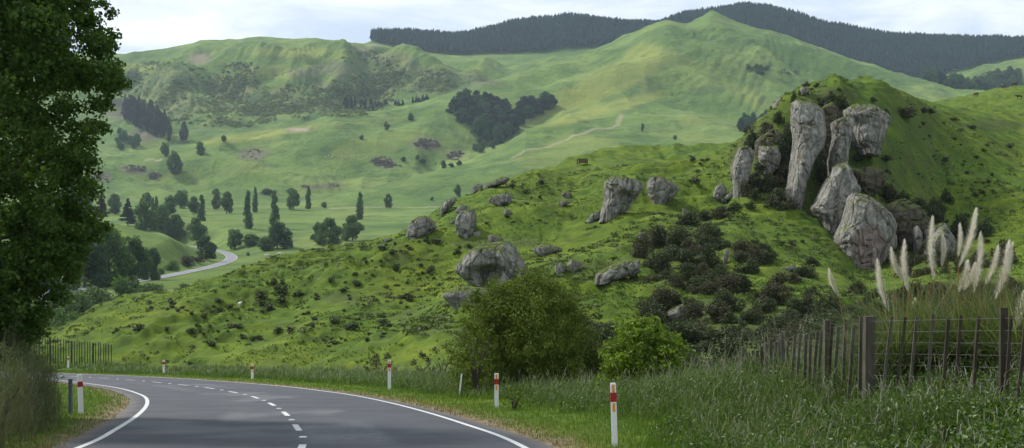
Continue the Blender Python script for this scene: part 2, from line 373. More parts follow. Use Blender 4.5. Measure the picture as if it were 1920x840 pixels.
# ================================================================== camera, sun, sky, haze
cam = bpy.data.objects.new('camera', bpy.data.cameras.new('camera')); COL.objects.link(cam); scene.camera = cam
cam.location = (0, 0, 0); cam.rotation_euler = (math.pi / 2, 0, 0)
cam.data.sensor_width = 36; cam.data.lens = 45; cam.data.shift_y = -(HZ - 420) / 1920 * -1; cam.data.clip_end = 12000; cam.data.clip_start = .1
SUN_EL, SUN_AZ = math.radians(45), math.radians(-58)      # azimuth from +Y towards +X: light comes from the left
sd = bpy.data.lights.new('sun', 'SUN'); sd.energy = SUN_E; sd.angle = math.radians(SUN_ANG); sd.color = (1, .96, .89)
sun = bpy.data.objects.new('sun', sd); COL.objects.link(sun)
sun.rotation_euler = (math.pi / 2 - SUN_EL, 0, -SUN_AZ + math.pi)
# a sun lamp shines along its -Z: build the rotation from the direction itself
from mathutils import Vector
sv = Vector((math.sin(SUN_AZ) * math.cos(SUN_EL), math.cos(SUN_AZ) * math.cos(SUN_EL), math.sin(SUN_EL)))
sun.rotation_euler = sv.to_track_quat('Z', 'Y').to_euler()
w = bpy.data.worlds.new('World'); scene.world = w; w.use_nodes = True; nt = w.node_tree; nt.nodes.clear()
N = nt.nodes.new; L = nt.links.new
sky = N('ShaderNodeTexSky'); sky.sky_type = 'NISHITA'; sky.sun_disc = False; sky.sun_elevation = SUN_EL; sky.sun_rotation = SUN_AZ; sky.air_density = 1; sky.dust_density = 1.5
tc = N('ShaderNodeTexCoord'); sep = N('ShaderNodeSeparateXYZ'); L(tc.outputs['Generated'], sep.inputs[0])
mx = N('ShaderNodeMath'); mx.operation = 'MAXIMUM'; L(sep.outputs[2], mx.inputs[0]); mx.inputs[1].default_value = 0; ad = N('ShaderNodeMath'); ad.operation = 'ADD'; L(mx.outputs[0], ad.inputs[0]); ad.inputs[1].default_value = .10
dx = N('ShaderNodeMath'); dx.operation = 'DIVIDE'; L(sep.outputs[0], dx.inputs[0]); L(ad.outputs[0], dx.inputs[1])
dy = N('ShaderNodeMath'); dy.operation = 'DIVIDE'; L(sep.outputs[1], dy.inputs[0]); L(ad.outputs[0], dy.inputs[1])
cb = N('ShaderNodeCombineXYZ'); L(dx.outputs[0], cb.inputs[0]); L(dy.outputs[0], cb.inputs[1])
def wn(scale, det, rough, off, dist=0):
    mp = N('ShaderNodeMapping'); mp.inputs['Location'].default_value = off; L(cb.outputs[0], mp.inputs[0])
    n = N('ShaderNodeTexNoise'); n.inputs['Scale'].default_value = scale; n.inputs['Detail'].default_value = det; n.inputs['Roughness'].default_value = rough; n.inputs['Distortion'].default_value = dist
    L(mp.outputs[0], n.inputs[0]); return n.outputs['Fac']
def wramp(f, st):
    r = N('ShaderNodeValToRGB'); e = r.color_ramp.elements
    while len(e) < len(st): e.new(.5)
    for i, (p, c) in enumerate(st): e[i].position = p; e[i].color = (*c, 1)
    L(f, r.inputs[0]); return r.outputs[0]
cl = wramp(wn(1.5, 9, .58, (3.1, 1.7, 0), .5), [(.36, (5.9, 7.0, 8.7)), (.46, (7.1, 8.0, 9.5)), (.55, (8.5, 9.2, 10.2)), (.68, (10.6, 10.9, 11.3))])
cov = wramp(wn(.55, 3, .5, (8, 2.3, 0)), [(.2, (.86, .86, .86)), (.5, (1, 1, 1))])
m1 = N('ShaderNodeMix'); m1.data_type = 'RGBA'; L(cov, m1.inputs[0]); L(sky.outputs[0], m1.inputs[6]); L(cl, m1.inputs[7])
bg = N('ShaderNodeBackground'); bg.inputs[1].default_value = SKY_S; L(m1.outputs[2], bg.inputs[0])
wo = N('ShaderNodeOutputWorld'); L(bg.outputs[0], wo.inputs[0])
scene.view_settings.view_transform = 'Standard'; scene.view_settings.look = 'None'; scene.view_settings.exposure = EXPO; scene.view_settings.gamma = 1
scene.view_settings.use_curve_mapping = False
scene.cycles.max_bounces = 5; scene.cycles.diffuse_bounces = 3; scene.cycles.glossy_bounces = 2; scene.cycles.transmission_bounces = 3; scene.cycles.volume_bounces = 0; scene.cycles.transparent_max_bounces = 6
scene.cycles.use_denoising = True

def haze_box():
    b = MB(); x0, x1, y0, y1, z0, z1 = -3400, 3400, -60, 4700, -70, 760
    b.box(((x0 + x1) / 2, (y0 + y1) / 2, z0), (x1 - x0, y1 - y0, z1 - z0)); m = bpy.data.materials.new('haze_air'); m.use_nodes = True; t = m.node_tree; t.nodes.clear()
    v = t.nodes.new('ShaderNodeVolumePrincipled'); v.inputs['Density'].default_value = HAZE_D; v.inputs['Color'].default_value = (.70, .88, 1.0, 1); v.inputs['Anisotropy'].default_value = .2
    o = t.nodes.new('ShaderNodeOutputMaterial'); t.links.new(v.outputs[0], o.inputs['Volume'])
    tag(b.build('haze', m), 'thin bluish air haze lying over the valley and hills', 'haze', kind='stuff')
haze_box()

# ================================================================== the ground as one sheet
T = lambda a, b, n: list(np.linspace(a, b, n, endpoint=False))
Ys = T(-22, 18, 40) + T(18, 60, 90) + T(60, 120, 90) + T(120, 235, 220) + T(235, 440, 150) + T(440, 1000, 110) + T(1000, 1450, 70) + T(1450, 2850, 260) + T(2850, 3400, 40) + T(3400, 4500, 12)
Ys = np.array(Ys)
pc = np.concatenate([np.arange(-900, -60, 30), np.arange(-60, 1980, 3.0), np.arange(1980, 2850, 30)])
tc_ = (pc - 960) / F
# columns fan out from a point 40 m behind the eye
XX = tc_[None, :] * (Ys[:, None] * 1.0 + 40 * np.exp(-np.maximum(Ys[:, None], 0) / 60)); YY = np.repeat(Ys[:, None], len(tc_), 1)
XX = np.where(YY < 0, tc_[None, :] * (40 + 0 * YY), XX)
ZZ = H(XX, YY)
nr, nc = XX.shape
idx = np.arange(nr * nc).reshape(nr, nc)
Fq = np.stack([idx[:-1, :-1], idx[:-1, 1:], idx[1:, 1:], idx[1:, :-1]], -1).reshape(-1, 4)
# land cover: R dry or yellow grass and the painted sunlit flank, G scrub (brown heath), B bare soil, A shrubby green
PX = 960 + F * XX / np.maximum(YY, 3); PY = HZ - F * ZZ / np.maximum(YY, 3)
dry = np.zeros_like(XX); scr = np.zeros_like(XX); soil = np.zeros_like(XX); bush = np.zeros_like(XX)
nz1 = fbm2(XX / 30, YY / 30, 4, 101); nz2 = fbm2(XX / 90, YY / 90, 4, 111)
def patch(A, px, py, rx, ry, y0, y1, v=1.0, ang=0, nz=.5):
    c, s_ = math.cos(math.radians(ang)), math.sin(math.radians(ang)); dx_ = PX - px; dy_ = PY - py
    u = (dx_ * c + dy_ * s_) / rx; w_ = (-dx_ * s_ + dy_ * c) / ry
    k = sstep(1.25, .7, np.sqrt(u * u + w_ * w_) + nz * nz1) * v * ((YY > y0) & (YY < y1)); np.maximum(A, k, out=A)
FAR = (1300, 2950)
for a in [(640,130,60,14,-0),(700,105,45,12,20),(760,120,50,14,25),(830,145,60,9,15),(900,150,50,7,12),(560,135,40,7,5),(600,160,20,8,0),(1410,0,0.1,.1,0)]: patch(scr, a[0], a[1], a[2], a[3], *FAR, .8, a[4])
for a in [(475,290,28,10),(715,303,22,11),(800,270,28,12),(855,292,18,10),(600,350,40,6),(725,308,20,9),(250,320,30,10),(190,330,25,12),(560,243,26,4),(290,330,14,8),(620,348,22,5),(230,205,45,20),(270,250,30,15),(375,110,22,12),(330,195,30,18)]: patch(scr, *a, *FAR, .95)
for a in [(300,150,70,35),(440,170,60,30),(560,190,110,32),(330,205,60,30),(640,200,80,20),(690,160,60,30),(800,160,70,18),(430,215,90,25),(240,150,30,30),(740,140,50,30)]: patch(bush, *a, 2300, 2900, 1.0)
for a in [(505,135,65,14),(240,128,60,10),(560,100,90,12)]: patch(dry, *a, 2300, 2900, .8)
bush = np.where(dry > .4, 0, bush)
for a in [(1060,190,110,22,-22),(1150,150,110,30,-25),(1130,205,120,12,-15),(960,225,60,14,-20),(1200,110,45,25,-30),(470,255,120,8,-8)]: patch(dry, a[0], a[1], a[2], a[3], *FAR, .9, a[4], .3)  # yellow here also paints the sunlit left flank of the peak
for a in [(1310,135,60,20,25),(1400,180,60,15,25),(1060,285,80,30,-20),(700,275,90,22,-15)]: patch(dry, a[0], a[1], a[2], a[3], *FAR, .35, a[4])
for a in [(1880,150,60,25),(1780,160,40,14),(1850,175,80,14)]: patch(bush, *a, 2300, 2900, .9)
for a in [(150,560,160,45),(300,560,120,35),(220,600,160,40)]: patch(bush, *a, 200, 420, .8)
for a in [(1000,535,5,5),(600,530,4,3)]: patch(soil, *a, 200, 900, .8)
patch(soil, 430, 517, 10, 4, 300, 900, .8); patch(soil, 1425, 268, 4, 3, 100, 300, .5)
# brown heath and bracken faces on the near hill
for a in [(1545,200,40,45),(1650,330,55,28),(1700,300,30,14),(1660,375,90,30),(1720,440,70,40),(1850,235,70,9),(1560,300,30,60),(1600,420,40,50),(1430,300,60,70),(1300,480,110,60),(1330,590,110,40),(1500,590,80,30),(1780,470,60,40),(1480,520,40,20),(1150,500,50,18),(750,480,22,20),(930,455,80,12),(790,600,60,25),(950,625,90,25),(1080,500,50,14),(1650,610,260,48),(1350,620,160,50),(1850,560,120,60),(1720,430,60,60),(640,560,40,15)]: patch(scr, *a, 40, 260, .8)
for a in [(1430,300,50,75),(1555,290,30,90),(1600,420,40,40),(1700,440,70,70),(1560,190,50,30)]: patch(scr, *a, 140, 215, 1.0)
for a in [(560,243,18,3),(290,300,20,2)]: patch(soil, *a, 1400, 2300, .7)
for a in [(372,112,18,9),(455,130,30,3),(700,86,20,4)]: patch(soil, *a, 2400, 2900, .35)
# rough lumpy tinge anywhere on steeper near ground
gy, gx = np.gradient(ZZ, axis=0) / np.gradient(YY, axis=0), np.gradient(ZZ, axis=1) / np.gradient(XX, axis=1)
steep = np.sqrt(gx * gx + gy * gy)
scr = np.maximum(scr, .55 * sstep(.75, 1.25, steep + .3 * nz1) * ((YY > 90) & (YY < 260)))
# roadside: dry brown strip beside the seal
D0 = np.full(XX.size, 99.0); q = np.nonzero((YY.ravel() < 150) & (np.abs(XX.ravel()) < 200))[0]
D0[q], S0_, _ = nearest(XX.ravel()[q], YY.ravel()[q], ROADC); D0 = D0.reshape(XX.shape)
SS = np.zeros(XX.size); SS[q] = S0_; SS = SS.reshape(XX.shape)
soil = np.maximum(soil, sstep(4.9 , 4.1, D0 - .35 * fbm2(XX / 1.1, YY / 1.1, 3, 7)) * (D0 > 3))
dry = np.maximum(dry, .6 * sstep(6.0, 4.4, D0 - .9 * fbm2(XX / 3, YY / 3, 3, 17)) * (D0 < 50) * (YY < 130))
# graded track and fence lines across the far hill
def trackline(A, pts, wd, y0, y1, v):
    p = catmull(ray_base([(a, b, y0, y1) for a, b in pts]), 6); r = XX.ravel(); s_ = YY.ravel()
    m = np.nonzero((r > p[:, 0].min() - 20) & (r < p[:, 0].max() + 20) & (s_ > p[:, 1].min() - 20) & (s_ < p[:, 1].max() + 20))[0]
    for a in range(0, len(m), 30000):
        qq = m[a:a + 30000]; d = np.sqrt(((r[qq, None] - p[None, :, 0]) ** 2 + (s_[qq, None] - p[None, :, 1]) ** 2).min(1))
        A.ravel()[qq] = np.maximum(A.ravel()[qq], v * sstep(wd, wd * .4, d))
trackline(soil, [(962,295),(1020,277),(1080,256),(1130,240),(1155,228),(1166,216)], 6, 1500, 1900, .5)
trackline(scr, [(1228,84),(1226,105)], 4, 1800, 2500, .5)
trackline(scr, [(1160,236),(1230,238),(1272,243)], 5, 1600, 2000, .6)
for c_ in [[(1235,78),(1275,72)],[(1450,75),(1510,82),(1540,100)],[(1300,165),(1380,180),(1440,190)],[(470,250),(520,245)],[(960,60),(1000,62)]]: trackline(scr, c_, 4, 1500, 2900, .4)
trackline(soil, [(620,390),(700,388),(800,389),(870,386)], 6, 1000, 1350, .6)
me = npmesh('ground', np.stack([XX, YY, ZZ], -1).reshape(-1, 3), Fq, True)
ca = me.color_attributes.new('cover', 'FLOAT_COLOR', 'POINT')
ca.data.foreach_set('color', np.stack([dry, scr, soil, bush], -1).astype(np.float32).ravel())

def ground_mat():
    t = NT('pasture'); P = t.pos(); at = t.n('Attribute'); at.attribute_name = 'cover'
    sp = t.n('SeparateColor'); t.l(at.outputs['Color'], sp.inputs[0]); sep = t.n('SeparateXYZ'); t.l(P, sep.inputs[0])
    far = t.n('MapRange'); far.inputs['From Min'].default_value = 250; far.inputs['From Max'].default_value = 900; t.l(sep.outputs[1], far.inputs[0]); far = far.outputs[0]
    a = t.noise(P, .35, 6, .62); b = t.noise(P, .045, 5, .6); c = t.noise(P, 2.6, 5, .7); d = t.noise(P, .006, 5, .55)
    g = t.ramp(a, [(.30, (.031, .060, .010)), (.5, (.062, .106, .011)), (.68, (.106, .156, .017))])
    g = t.mix(t.ramp(b, [(.42, 0), (.62, 1)]), g, t.mix(1, g, (1.35, 1.12, .9), 'MULTIPLY'))
    g = t.mix(t.ramp(c, [(.5, 0), (.72, .65)]), g, (.055, .09, .012))
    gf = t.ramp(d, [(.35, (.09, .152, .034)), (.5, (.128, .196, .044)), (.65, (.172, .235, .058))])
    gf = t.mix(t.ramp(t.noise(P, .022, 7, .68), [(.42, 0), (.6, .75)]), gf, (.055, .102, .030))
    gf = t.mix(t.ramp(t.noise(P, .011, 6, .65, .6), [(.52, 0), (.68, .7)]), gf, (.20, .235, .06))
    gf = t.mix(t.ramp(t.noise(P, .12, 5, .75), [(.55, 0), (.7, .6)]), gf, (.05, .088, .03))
    g = t.mix(far, g, gf)  # cloud shade on the near grass and sunlit distance are put into the colour
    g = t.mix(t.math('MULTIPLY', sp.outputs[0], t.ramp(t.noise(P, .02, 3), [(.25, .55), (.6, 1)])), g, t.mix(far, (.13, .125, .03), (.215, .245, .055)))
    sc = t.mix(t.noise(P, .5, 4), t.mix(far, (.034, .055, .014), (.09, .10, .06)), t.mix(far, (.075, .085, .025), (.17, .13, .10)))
    sm = t.math('MAXIMUM', t.math('MULTIPLY', sp.outputs[1], t.ramp(t.noise(P, .25, 5, .7), [(.38, .15), (.56, 1)])), t.math('MULTIPLY', t.math('SUBTRACT', sp.outputs[1], .8), 4.5)); g = t.mix(sm, g, sc)
    bu = t.ramp(t.noise(P, .035, 8, .75), [(.38, (.045, .08, .035)), (.5, (.09, .125, .04)), (.6, (.18, .19, .06))])
    g = t.mix(t.math('MULTIPLY', at.outputs['Alpha'], .9), g, bu)
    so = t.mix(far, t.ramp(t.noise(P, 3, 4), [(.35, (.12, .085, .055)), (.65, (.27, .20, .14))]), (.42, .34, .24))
    g = t.mix(t.math('MULTIPLY', sp.outputs[2], t.ramp(t.noise(P, 1.5, 4), [(.35, .35), (.55, 1)])), g, so)
    hb = t.math('ADD', t.math('MULTIPLY', a, .5), t.math('MULTIPLY', c, .18))
    hb = t.math('ADD', hb, t.math('MULTIPLY', t.math('MULTIPLY', t.noise(P, .05, 8, .7), far), 9))
    return t.out(g, .95, t.bump(hb, .75, 1.0), 0, .1)
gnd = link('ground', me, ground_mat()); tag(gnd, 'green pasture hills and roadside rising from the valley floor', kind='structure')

# ================================================================== roads
def strip(line, offs, zs, dz=0.0):
    """sheet following a course; offs: cross offsets (+ right)"""
    tan = np.gradient(line[:, :2], axis=0); tan /= np.linalg.norm(tan, axis=1)[:, None]; nrm = np.stack([tan[:, 1], -tan[:, 0]], 1)
    V = []
    for j, o in enumerate(offs):
        oo = o if np.ndim(o) else np.full(len(line), o)
        V.append(np.concatenate([line[:, :2] + nrm * oo[:, None], (zs + dz)[:, None]], 1))
    V = np.stack(V, 1); n, k = V.shape[:2]; i = np.arange(n * k).reshape(n, k)
    return V.reshape(-1, 3), np.stack([i[:-1, :-1], i[:-1, 1:], i[1:, 1:], i[1:, :-1]], -1).reshape(-1, 4)
def asphalt():
    t = NT('asphalt'); P = t.pos(); uv = t.n('Attribute'); uv.attribute_name = 'lane'
    ag = t.noise(P, 60, 3, .8); blo = t.noise(P, .5, 4, .6); me_ = t.noise(P, 6, 5, .7)
    c = t.ramp(ag, [(.3, (.011, .013, .019)), (.52, (.026, .029, .038)), (.75, (.10, .102, .112))])
    c = t.mix(t.ramp(blo, [(.42, 0), (.62, .5)]), c, (.036, .038, .046))
    sp = t.n('SeparateColor'); t.l(uv.outputs['Color'], sp.inputs[0])
    c = t.mix(t.math('MULTIPLY', sp.outputs[0], t.ramp(me_, [(.3, .25), (.6, .7)])), c, (.036, .037, .042))   # polished wheel paths
    c = t.mix(t.math('MULTIPLY', sp.outputs[1], t.ramp(me_, [(.35, .2), (.6, .9)])), c, (.095, .098, .105))      # pale scuffed chip seal
    c = t.mix(t.math('MULTIPLY', sp.outputs[2], .8), c, (.10, .08, .06))
    rg = t.ramp(blo, [(.4, .62), (.6, .8)])
    return t.out(c, rg, t.bump(t.math('ADD', ag, me_), .5, .012), 0, .4)
ASPH = asphalt()
offs = np.concatenate([[-3.95, -3.8], np.linspace(-3.6, 3.6, 37), [3.8, 3.95]])
jit = .12 * (vn2(np.arange(len(ROADC)) * .4, 0 * ROADC[:, 0], 3) - .5)
ol = [np.full(len(ROADC), o) for o in offs]; ol[0] = ol[0] + jit; ol[-1] = ol[-1] - jit[::-1]
FINE = catmull(ROADC[::1], .4)
V, Fs = strip(FINE, offs, plane(FINE[:, 1]))
V[:, 2] = plane(V[:, 1]) + .02 - .012 * np.clip(np.tile(np.abs(offs), len(FINE)) - 3.5, 0, 1) * 6
rm = npmesh('road', V, Fs, True)
o_ = np.tile(offs, len(FINE)); wheel = sum(np.exp(-((o_ - c_) / .32) ** 2) for c_ in (-2.5, -.95, .95, 2.5))
pale = sstep(.1, .5, fbm2(V[:, 0] / 1.6, V[:, 1] / 3.5, 3, 77) + .1) * (np.abs(o_) < 1.6) * (V[:, 1] < 60) + .8 * ((o_ > -.0) & (o_ < 1.5)) * sstep(20, 21, V[:, 1]) * sstep(29, 24, V[:, 1])
cola = rm.color_attributes.new('lane', 'FLOAT_COLOR', 'POINT')
cola.data.foreach_set('color', np.stack([np.clip(wheel, 0, 1), np.clip(pale, 0, 1), sstep(3.5, 3.95, np.abs(o_)), np.ones_like(o_)], -1).astype(np.float32).ravel())
tag(link('road', rm, ASPH), 'two lane asphalt road curving left and downhill', kind='structure')
PAINT = NT('road_paint')
def paint():
    t = PAINT; P = t.pos(); c = t.ramp(t.noise(P, 25, 4, .8), [(.34, (.14, .14, .14)), (.46, (.50, .50, .48)), (.8, (.62, .62, .60))]); return t.out(c, .6, None, 0, .3)
PAINTM = paint()
for sgn in (-1, 1):
    V, Fs = strip(FINE, [sgn * 3.42 - .055, sgn * 3.42 + .055], plane(FINE[:, 1]), 0); V[:, 2] = plane(V[:, 1]) + .026
    tag(link('edge_line', npmesh('edge_line', V, Fs), PAINTM), 'solid white edge line along the %s side of the near road' % ('left' if sgn < 0 else 'right'), kind='structure')
# centre line dashes and studs: arc length along the course
seg = np.concatenate([[0], np.cumsum(np.linalg.norm(np.diff(FINE[:, :2], axis=0), axis=1))])
def at_s(s): return np.array([np.interp(s, seg, FINE[:, 0]), np.interp(s, seg, FINE[:, 1])])
s0 = float(np.interp(25.1, FINE[:, 1], seg)); vb = MB(); studs = []
for k in range(-8, 22):
    s_ = s0 + k * 5.75; aa = s_ - 1.05; pts = [at_s(aa + j * .35) for j in range(7)]
    if pts[0][1] < -20: continue
    vv = []
    for j, p in enumerate(pts):
        t_ = (pts[min(j + 1, 6)] - pts[max(j - 1, 0)]); t_ /= np.linalg.norm(t_); n_ = np.array([t_[1], -t_[0]])
        for o in (-.06, .06):
            qd = p + n_ * o; vv.append((qd[0], qd[1], plane(qd[1]) + .026))
    vb.add(vv, [(2 * j, 2 * j + 1, 2 * j + 3, 2 * j + 2) for j in range(6)])
    studs.append(at_s(s_ + 2.85))
tag(vb.build('centre_line', PAINTM), 'dashed white centre line of the near road', kind='structure')
STM = plain('stud_plastic', (.75, .76, .74), .4)
sm = None
for k, p in enumerate(studs):
    if sm is None:
        b = MB(); b.box((0, 0, 0), (.13, .11, .018), taper=.75); sm = b.mesh('road_stud'); sm.materials.append(STM)
    o = link('road_stud', sm, None, None, (p[0], p[1], plane(p[1]) + .021)); o.rotation_euler = (-math.atan(PLANE_B), 0, 0)
    tag(o, 'small raised white road stud between two centre line dashes', 'road stud', 'road studs along the centre line')
FR2 = catmull(FROAD[::6], 4)
V, Fs = strip(FR2, np.linspace(-3.6, 3.6, 7), FR2[:, 2], .06)
fm = npmesh('valley_road', V, Fs, True); t = NT('far_asphalt'); tag(link('valley_road', fm, t.out(t.ramp(t.noise(t.pos(), .4, 4), [(.3, (.13, .13, .14)), (.7, (.20, .20, .21))]), .7)), 'pale asphalt road curving through the valley below the spur', kind='structure')
for o in (-3.3, 3.3):
    V, Fs = strip(FR2, [o - .1, o + .1], FR2[:, 2], .075); tag(link('valley_edge_line', npmesh('valley_edge_line', V, Fs), PAINTM), 'thin white edge line of the valley road, %s side' % ('near' if o > 0 else 'far'), kind='structure')
# ================================================================== rocks
def rock_mat(name, stain=False, dark=False):
    t = NT(name); P = t.pos(); O = t.objc(); geo = t.n('NewGeometry'); sep = t.n('SeparateXYZ'); t.l(geo.outputs['True Normal'], sep.inputs[0])
    mp = t.n('Mapping'); mp.inputs['Scale'].default_value = (1.3, 1.3, .45); t.l(P, mp.inputs[0])
    st = t.noise(mp.outputs[0], 1.3, 6, .65, .4); bl = t.noise(P, .35, 5, .6); fi = t.noise(P, 4.5, 6, .75); gr = t.noise(P, 1.1, 6, .7, .3)
    c = t.ramp(gr, [(.3, (.12, .115, .095)), (.5, (.24, .232, .198)), (.68, (.35, .342, .30))])
    c = t.mix(t.ramp(st, [(.45, 0), (.62, .8)]), c, (.085, .083, .068))
    c = t.mix(t.ramp(fi, [(.5, 0), (.7, .55)]), c, (.32, .31, .28))
    c = t.mix(t.ramp(bl, [(.54, 0), (.70, .4)]), c, (.19, .14, .08))
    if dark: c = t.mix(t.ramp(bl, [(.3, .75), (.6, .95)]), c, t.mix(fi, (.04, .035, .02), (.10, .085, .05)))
    if stain:
        mp2 = t.n('Mapping'); mp2.inputs['Location'].default_value = (.18, 0, -1.15); mp2.inputs['Scale'].default_value = (.42, .0, .32); t.l(O, mp2.inputs[0])
        gd = t.n('TexGradient'); gd.gradient_type = 'SPHERICAL'; t.l(mp2.outputs[0], gd.inputs[0])
        ad = t.math('ADD', gd.outputs['Fac'], t.math('MULTIPLY', gr, .25))
        mp3 = t.n('Mapping'); mp3.inputs['Scale'].default_value = (2.2, 2, .12); t.l(P, mp3.inputs[0])
        sc = t.ramp(t.noise(mp3.outputs[0], 1.0, 3), [(.35, (.16, .12, .10)), (.55, (.24, .185, .16)), (.7, (.31, .275, .245))])
        c = t.mix(t.ramp(ad, [(.27, 0), (.34, .95)]), c, sc)
    up = t.math('ADD', sep.outputs[2], t.math('MULTIPLY', gr, .5))
    gs = t.ramp(fi, [(.35, (.05, .06, .015)), (.5, (.085, .12, .02)), (.65, (.13, .105, .04))])
    c = t.mix(t.ramp(up, [(.84, 0), (1.02, 1)]), c, gs)
    hb = t.math('ADD', t.math('MULTIPLY', gr, .8), t.math('MULTIPLY', fi, .3)); hb = t.math('ADD', hb, st)
    vo = t.n('TexVoronoi'); vo.feature = 'DISTANCE_TO_EDGE'; vo.inputs['Scale'].default_value = .55; t.l(mp.outputs[0], vo.inputs['Vector'])
    hb = t.math('ADD', hb, t.ramp(vo.outputs['Distance'], [(0, 0), (.06, 1)]))
    return t.out(c, .92, t.bump(hb, .8, .35), 0, .15)
ROCKM = rock_mat('pale_weathered_rock'); ROCKS_M = rock_mat('stained_rock', True)
def P1(l): return [(x / 2.1 + 1360, y / 2.1 + 130) for x, y in l]
def P2(l): return [(x / 2.708 + 720, y / 2.708 + 310) for x, y in l]
def P3(l): return [(x / 3.23 + 1000, y / 3.23 + 300) for x, y in l]
def P4(l): return [(x / 2.0 + 960, y / 2.0 + 420) for x, y in l]
def P6(l): return [(x / 2.626 + 1540, y / 2.626 + 380) for x, y in l]
OC = 'rock faces of the outcrop on the hill'
def make_rock(poly, label, Y=None, dep=None, group=None, mat=None, seed=0, name='boulder', cat='rock', sink=.12, k=1.0, amp=1.0, yw=(85, 340), hollow=None, ex=None):
    poly = np.array(poly, float); px0, px1 = poly[:, 0].min(), poly[:, 0].max(); py0, py1 = poly[:, 1].min(), poly[:, 1].max()
    cx, cy = (px0 + px1) / 2, py1
    if Y is None: _, Y, _ = hit(cx, py1 - (py1 - py0) * .12, *yw)
    s = Y / F; W = (px1 - px0) * s; Hh = (py1 - py0) * s; dep = dep or W * .42
    nz = int(min(90, max(26, Hh / .14))); nt = int(min(128, max(44, (W + 2 * dep) * 2 / .16)))
    tz = .5 - .5 * np.cos(np.linspace(.12, math.pi - .02, nz)); pys = py0 + tz * (py1 - py0)
    A, C = [], []
    Q = np.vstack([poly, poly[:1]])
    for py in pys:
        xs = []
        for (xa, ya), (xb, yb) in zip(Q[:-1], Q[1:]):
            if (ya - py) * (yb - py) <= 0 and ya != yb: xs.append(xa + (py - ya) / (yb - ya) * (xb - xa))
        if len(xs) < 2: xs = [cx - 1, cx + 1]
        A.append((max(xs) - min(xs)) / 2 * s); C.append(((max(xs) + min(xs)) / 2 - cx) * s)
    ker = np.array([.25, .5, .25]); A = np.array(A); C = np.array(C)
    for _ in range(max(3, nz // 9)): A[1:-1] = np.convolve(A, ker, 'valid'); C[1:-1] = np.convolve(C, ker, 'valid')
    B = dep * np.clip(1 - np.abs(tz * 1.7 - .95) ** 3.2, .12, 1) ** .5
    th = np.linspace(0, 2 * math.pi, nt, endpoint=False); ex = ex or (.78 if group != OC else .52)
    ct = np.sign(np.cos(th)) * np.abs(np.cos(th)) ** ex; sn = np.sign(np.sin(th)) * np.abs(np.sin(th)) ** ex
    z0 = (HZ - py1) * s
    X = C[:, None] + A[:, None] * ct[None]; Yv = B[:, None] * sn[None] + 0 * X; Z = np.repeat(((py1 - pys) * s)[:, None], nt, 1)
    top = np.array([[C[0], 0, Z[0, 0] + .05 * Hh * .2]]); bot = np.array([[C[-1], 0, -.05 * Hh - sink * Hh]])
    V = np.concatenate([np.stack([X, Yv, Z], -1).reshape(-1, 3), top, bot])
    nrm = np.concatenate([np.stack([ct[None] + 0 * X, sn[None] + 0 * X, 0 * X - .0], -1).reshape(-1, 3), [[0, 0, 1]], [[0, 0, -1]]])
    wx, wy, wz = V[:, 0] + seed * 37.1, V[:, 1] + seed * 11.7, V[:, 2]
    ref = min(W, Hh * 1.2); L1 = ref * .45
    d = ref * .11 * fbm3(wx / L1 * .8, wy / L1 * .8, wz / L1 * .6, 5, seed) * 1.0
    r = np.abs(vn3(wx / L1 * 1.6, wy / L1 * 1.6, wz / L1 * .8, seed + 9) * 2 - 1); d -= ref * .05 * np.exp(-(r / .09) ** 2) * (vn3(wx / L1, wy / L1, wz / L1, seed + 2) > .4)
    r = np.abs(vn3(wx / L1 * 3.7, wy / L1 * 3.7, wz / L1 * 1.5, seed + 19) * 2 - 1); d -= ref * .016 * np.exp(-(r / .12) ** 2)
    vs = vn3(wx / (ref * .12), wy / (ref * .12), wz / (ref * .6), seed + 5); d += ref * .02 * (vs - .5); st_ = wz / (ref * .22) + fbm3(wx / L1, wy / L1, wz / L1, 2, seed + 8); d += ref * .022 * (np.abs((st_ % 1) - .5) * 2 - .5)
    d = d * k * amp
    fs = .55; cr = fbm3(wx / fs, wy / fs, wz / fs * .8, 3, seed + 31); d += .16 * cr * np.clip(ref / 3, .4, 1)
    r = np.abs(vn3(wx / 1.5, wy / 1.5, wz / 2.6, seed + 39) * 2 - 1); d -= .30 * np.exp(-(r / .07) ** 2) * np.clip(ref / 4, 0, 1)
    if hollow:
        hx, hz, hr, hd = (hollow[0] - cx) * s, (py1 - hollow[1]) * s, hollow[2] * s, hollow[3]
        d -= hd * np.exp(-(((V[:, 0] - hx) / hr) ** 2 + ((V[:, 2] - hz) / (hr * .6)) ** 2) ** 2) * (nrm[:, 1] < 0)
    V = V + nrm * d[:, None] * np.array([.55, 1.0, 1.0])
    V[:nz * nt, 2] += (ref * .05 * fbm3(wx * 2 / L1, wy * 2 / L1, wz / L1, 3, seed + 3))[:nz * nt]
    # foot of the rock goes below ground
    low = np.repeat(tz[:, None], nt, 1).ravel() > .93; V[:nz * nt][low, 2] -= sink * Hh
    i = np.arange(nz * nt).reshape(nz, nt); j = np.roll(i, -1, 1)
    quads = np.stack([i[:-1], i[1:], j[1:], j[:-1]], -1).reshape(-1, 4)
    tcap = np.stack([i[0], j[0], np.full(nt, nz * nt), np.full(nt, nz * nt)], -1); bcap = np.stack([j[-1], i[-1], np.full(nt, nz * nt + 1), np.full(nt, nz * nt + 1)], -1)
    me = bpy.data.meshes.new(name); me.from_pydata(V.tolist(), [], quads[:, ::-1][:, ::-1].tolist() + tcap[:, :3].tolist() + bcap[:, :3].tolist()); me.update()
    bm = __import__('bmesh').new(); bm.from_mesh(me); __import__('bmesh').ops.recalc_face_normals(bm, faces=bm.faces); bm.to_mesh(me); bm.free()
    me.polygons.foreach_set('use_smooth', [False] * len(me.polygons))
    o = link(name, me, mat or ROCKM); o.location = ((cx - 960) * s, Y + dep * .35, z0)
    tag(o, label, cat, group); return o
mr = make_rock
